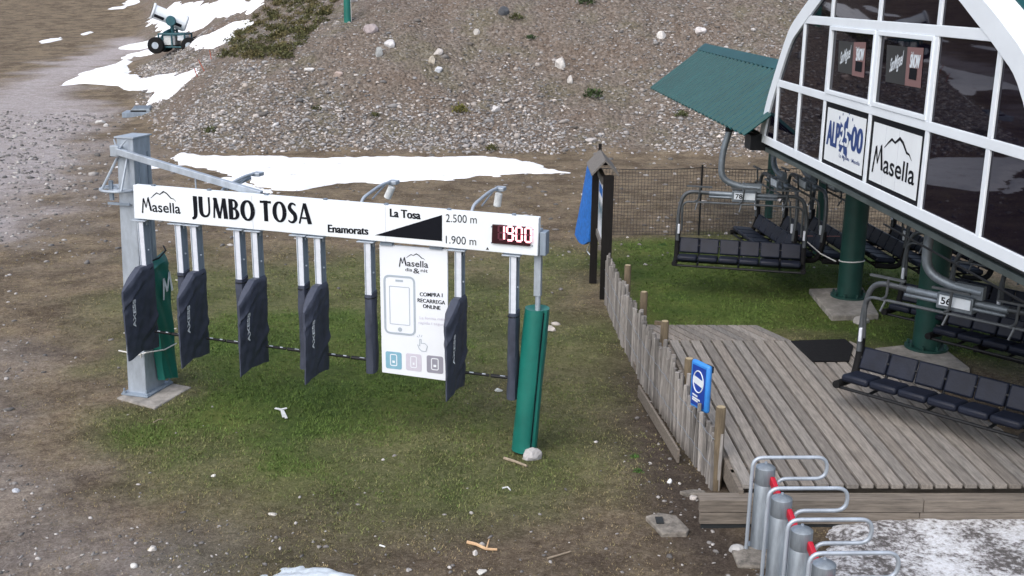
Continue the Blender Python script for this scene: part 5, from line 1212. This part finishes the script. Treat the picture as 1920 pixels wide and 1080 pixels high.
SH = [(995,72,11,'dark green seedling on the upper middle of the slope',(.03,.055,.02)), (1112,180,20,'low green bush on the slope left of the canopy',(.04,.062,.022)), (862,207,17,'yellowish grass tuft in the middle of the slope',(.12,.115,.03)), (922,280,14,'yellow green tuft just above the snow strip',(.09,.09,.03)),
      (1276,216,14,'green tuft below the canopy corner',(.075,.085,.035)), (1100,6,18,'dark shrub at the top edge of the slope',(.035,.055,.02)), (395,246,14,'green tuft on the slope right of the thick post',(.065,.075,.03)), (595,205,12,'small tuft on the left part of the slope',(.075,.08,.03)), (703,217,11,'small olive tuft on the left centre of the slope',(.07,.072,.03)),
      (968,35,15,'olive clump beside the dark boulder',(.07,.075,.03)), (1190,857,10,'bright green weed at the foot of the stake fence',(.06,.13,.03)), (1196,884,11,'bright green weed nearest the white stone by the fence',(.06,.13,.03)), (1243,460,9,'small green weed right of the fence top end',(.05,.10,.03))]
for px, py, r_, lb, tn in SH:
    p = T(px, py); rr_ = r_/F*(p-OR).length; leaf_cloud('grass_tuft' if 'tuft' in lb or 'clump' in lb else ('weed' if 'weed' in lb else 'shrub'), [((p.x, p.y, p.z-.02), rr_, rr_*.75, 220, tn)], lb, 'tuft' if 'tuft' in lb else 'plant', 'single plants')
# ------------------------------------------------------------------ far objects: green post, hatch, orange poles, snow gun
p = T(652, 41); o = thing('padded_post', 'teal green padded post standing on the upper slope', 'post', p)
b = MB().lathe([(.15, -.1), (.14, 1.2), (.15, 2.4)], 18); b.build('pad', M['pad'], o, smooth=True); MB().tube([(0, 0, 2.3), (0, 0, 3.0)], .04, 10).build('pole', M['galv'], o)
b = MB(); b.tube([(.155, -.03, .02), (.15, -.06, 1.0), (.152, -.05, 2.2)], .012, 5); b.build('lacing', M['rope'], o)
p = T(264, 214); o = thing('metal_hatch', 'low grey metal hatch box on the ground beside the slope', 'hatch', p, R(8))
s_ = (p-OR).length/F
MB().box((-28*s_, -.5, -.1), (27*s_, .5, .12)).build('base', M['galv_dull'], o, bevel=.02)
b = MB(); b.add([(-16*s_, -.35, .12), (20*s_, -.35, .12), (20*s_, .35, .12), (-16*s_, .35, .12), (-12*s_, -.30, .26), (17*s_, -.30, .26), (17*s_, .32, .34), (-12*s_, .32, .34)], [(3,2,1,0),(4,5,6,7),(0,1,5,4),(1,2,6,5),(2,3,7,6),(3,0,4,7)]); b.build('lid', M['chairgalv'], o, bevel=.01)
b = MB().box((-14*s_, -.37, .13), (12*s_, -.352, .2)); b.build('vent', M['dark'], o)
for i, (x0, y0, x1, y1, lb) in enumerate(((385,133,372,112,'orange marker pole leaning left at the shoulder of the slope'), (397,112,393,94,'orange marker pole highest of the three by the slope'), (371,143,364,128,'orange marker pole lowest of the three by the slope'))):
    p = T(x0, y0); q = DY(x1, y1, p.y); tag(MB().tube([p-Vector((0,0,.1)), q], .02, 8).build('marker_pole', M['orange'], None, smooth=True), lb, 'pole', 'orange marker poles')
def snow_gun():
    p = T(330, 96); s = (p-OR).length/F        # metres per photo pixel there
    o = thing('snow_gun', 'white barrelled snow gun on a wheeled frame standing beside the snow field', 'snow gun', p)
    P_ = lambda px, py, y=0: Vector(((px-330)*s, y, (96-py)*s))
    a, b_ = P_(296, 27, -.3), P_(350, 50, .3); ax = (b_-a).normalized(); L = (b_-a).length
    q = ax.to_track_quat('Z', 'Y').to_matrix().to_4x4(); q.translation = a
    r_ = 13*s
    k = MB(); k.lathe([(r_*1.10, 0), (r_*1.12, L*.04), (r_*.92, L*.08), (r_*.88, L*.45), (r_*1.0, L*.6), (r_*1.12, L*.72), (r_*1.12, L*.95), (r_*.9, L*1.0)], 28); k.v = [tuple(q @ Vector(v)) for v in k.v]; br_ = k.build('barrel', M['white'], o, smooth=True)
    k = MB(); k.lathe([(r_*.8, -.012), (r_*.8, -.004)], 24); k.v = [tuple(q @ Vector(v)) for v in k.v]; k.build('nozzle_opening', M['dark'], br_)
    k = MB(); 
    for t0_, t1_ in ((.12, .40), (.62, .9)):
        u, v = a+ax*(L*t0_), a+ax*(L*t1_); dn = Vector((0, -r_*1.0, -r_*.35)); k.bar(u+dn, v+dn*1.12, .05, .16)
    k.build('stripe', M['ink'], br_)
    k = MB(); c = P_(330, 44, -.2-r_*.9); k.lathe([(8*s, -.15), (9*s, 0), (8*s, .08)], 20); k.v = [(c.x+v[0], c.y-v[2], c.z+v[1]) for v in k.v]; k.build('pivot_disc', M['teal'], o, smooth=True)
    k = MB(); k.bar(P_(330, 46, -.1-r_*1.1), P_(331, 70, -.3), .14, .2); k.bar(P_(330, 46, -.1+r_*1.3), P_(331, 70, .3), .14, .2); k.box(tuple(P_(318, 70, -.5)), tuple(P_(344, 64, .5))); k.build('yoke', M['teal'], o, bevel=.02)
    k = MB(); z0, z1 = (96-88)*s, (96-66)*s; x0_, x1_ = (308-330)*s, (353-330)*s
    for x in (x0_, (x0_+x1_)/2, x1_):
        for y in (-.7, .7): k.tube([(x, y, z0), (x, y, z1)], .05, 8)
    for z in (z0, z1):
        for y in (-.7, .7): k.tube([(x0_, y, z), (x1_, y, z)], .05, 8)
        for x in (x0_, x1_): k.tube([(x, -.7, z), (x, .7, z)], .05, 8)
    k.build('frame', M['teal'], o, smooth=True)
    k = MB(); k.box((x0_+.06, -.6, z0+.1), (x0_+.85, .6, z1-.1)); k.build('cabinet', M['rag'], o, bevel=.03); k = MB(); k.box((x0_+1.0, -.55, z0+.35), (x1_-.08, .55, z1-.08)); k.build('cabinet', M['white'], o, bevel=.03)
    k = MB(); k.add([tuple(P_(*v)) for v in ((302,94,-.9),(316,62,-.6),(326,56,-.2),(326,58,.5),(314,64,.8),(300,94,.9))]+[tuple(P_(*v)) for v in ((308,95,-.8),(320,64,-.5),(328,60,-.1),(328,62,.5),(318,66,.8),(306,95,.8))], [(0,1,4,5),(1,2,3,4),(6,11,10,7),(7,10,9,8),(0,6,7,1),(1,7,8,2),(5,4,10,11),(4,3,9,10),(2,8,9,3),(0,5,11,6)]); k.build('cover', M['teal'], o)
    for px in (304, 362):
        for y in (-.85, .85):
            k = MB(); k.lathe([(.2, -.16), (.42, -.14), (.46, -.08), (.46, .08), (.42, .14), (.2, .16)], 22); c = P_(px, 85, y); k.v = [(c.x+v[0], c.y+v[2], c.z+v[1]) for v in k.v]; w_ = k.build('wheel', M['rubber'], o, smooth=True)
            k = MB(); k.lathe([(.19, -.165), (.19, .165)], 16); k.v = [(c.x+v[0], c.y+v[2], c.z+v[1]) for v in k.v]; k.build('rim', M['galv'], w_)
    k = MB(); k.bar(P_(308, 90, 0), P_(296, 95, -.4), .08, .1); k.bar(P_(304, 86, -.8), P_(304, 86, .8), .08, .08); k.bar(P_(362, 86, -.8), P_(362, 86, .8), .08, .08); k.bar(P_(304, 87, 0), P_(362, 87, 0), .2, .15); k.build('axle', M['black'], o)
snow_gun()
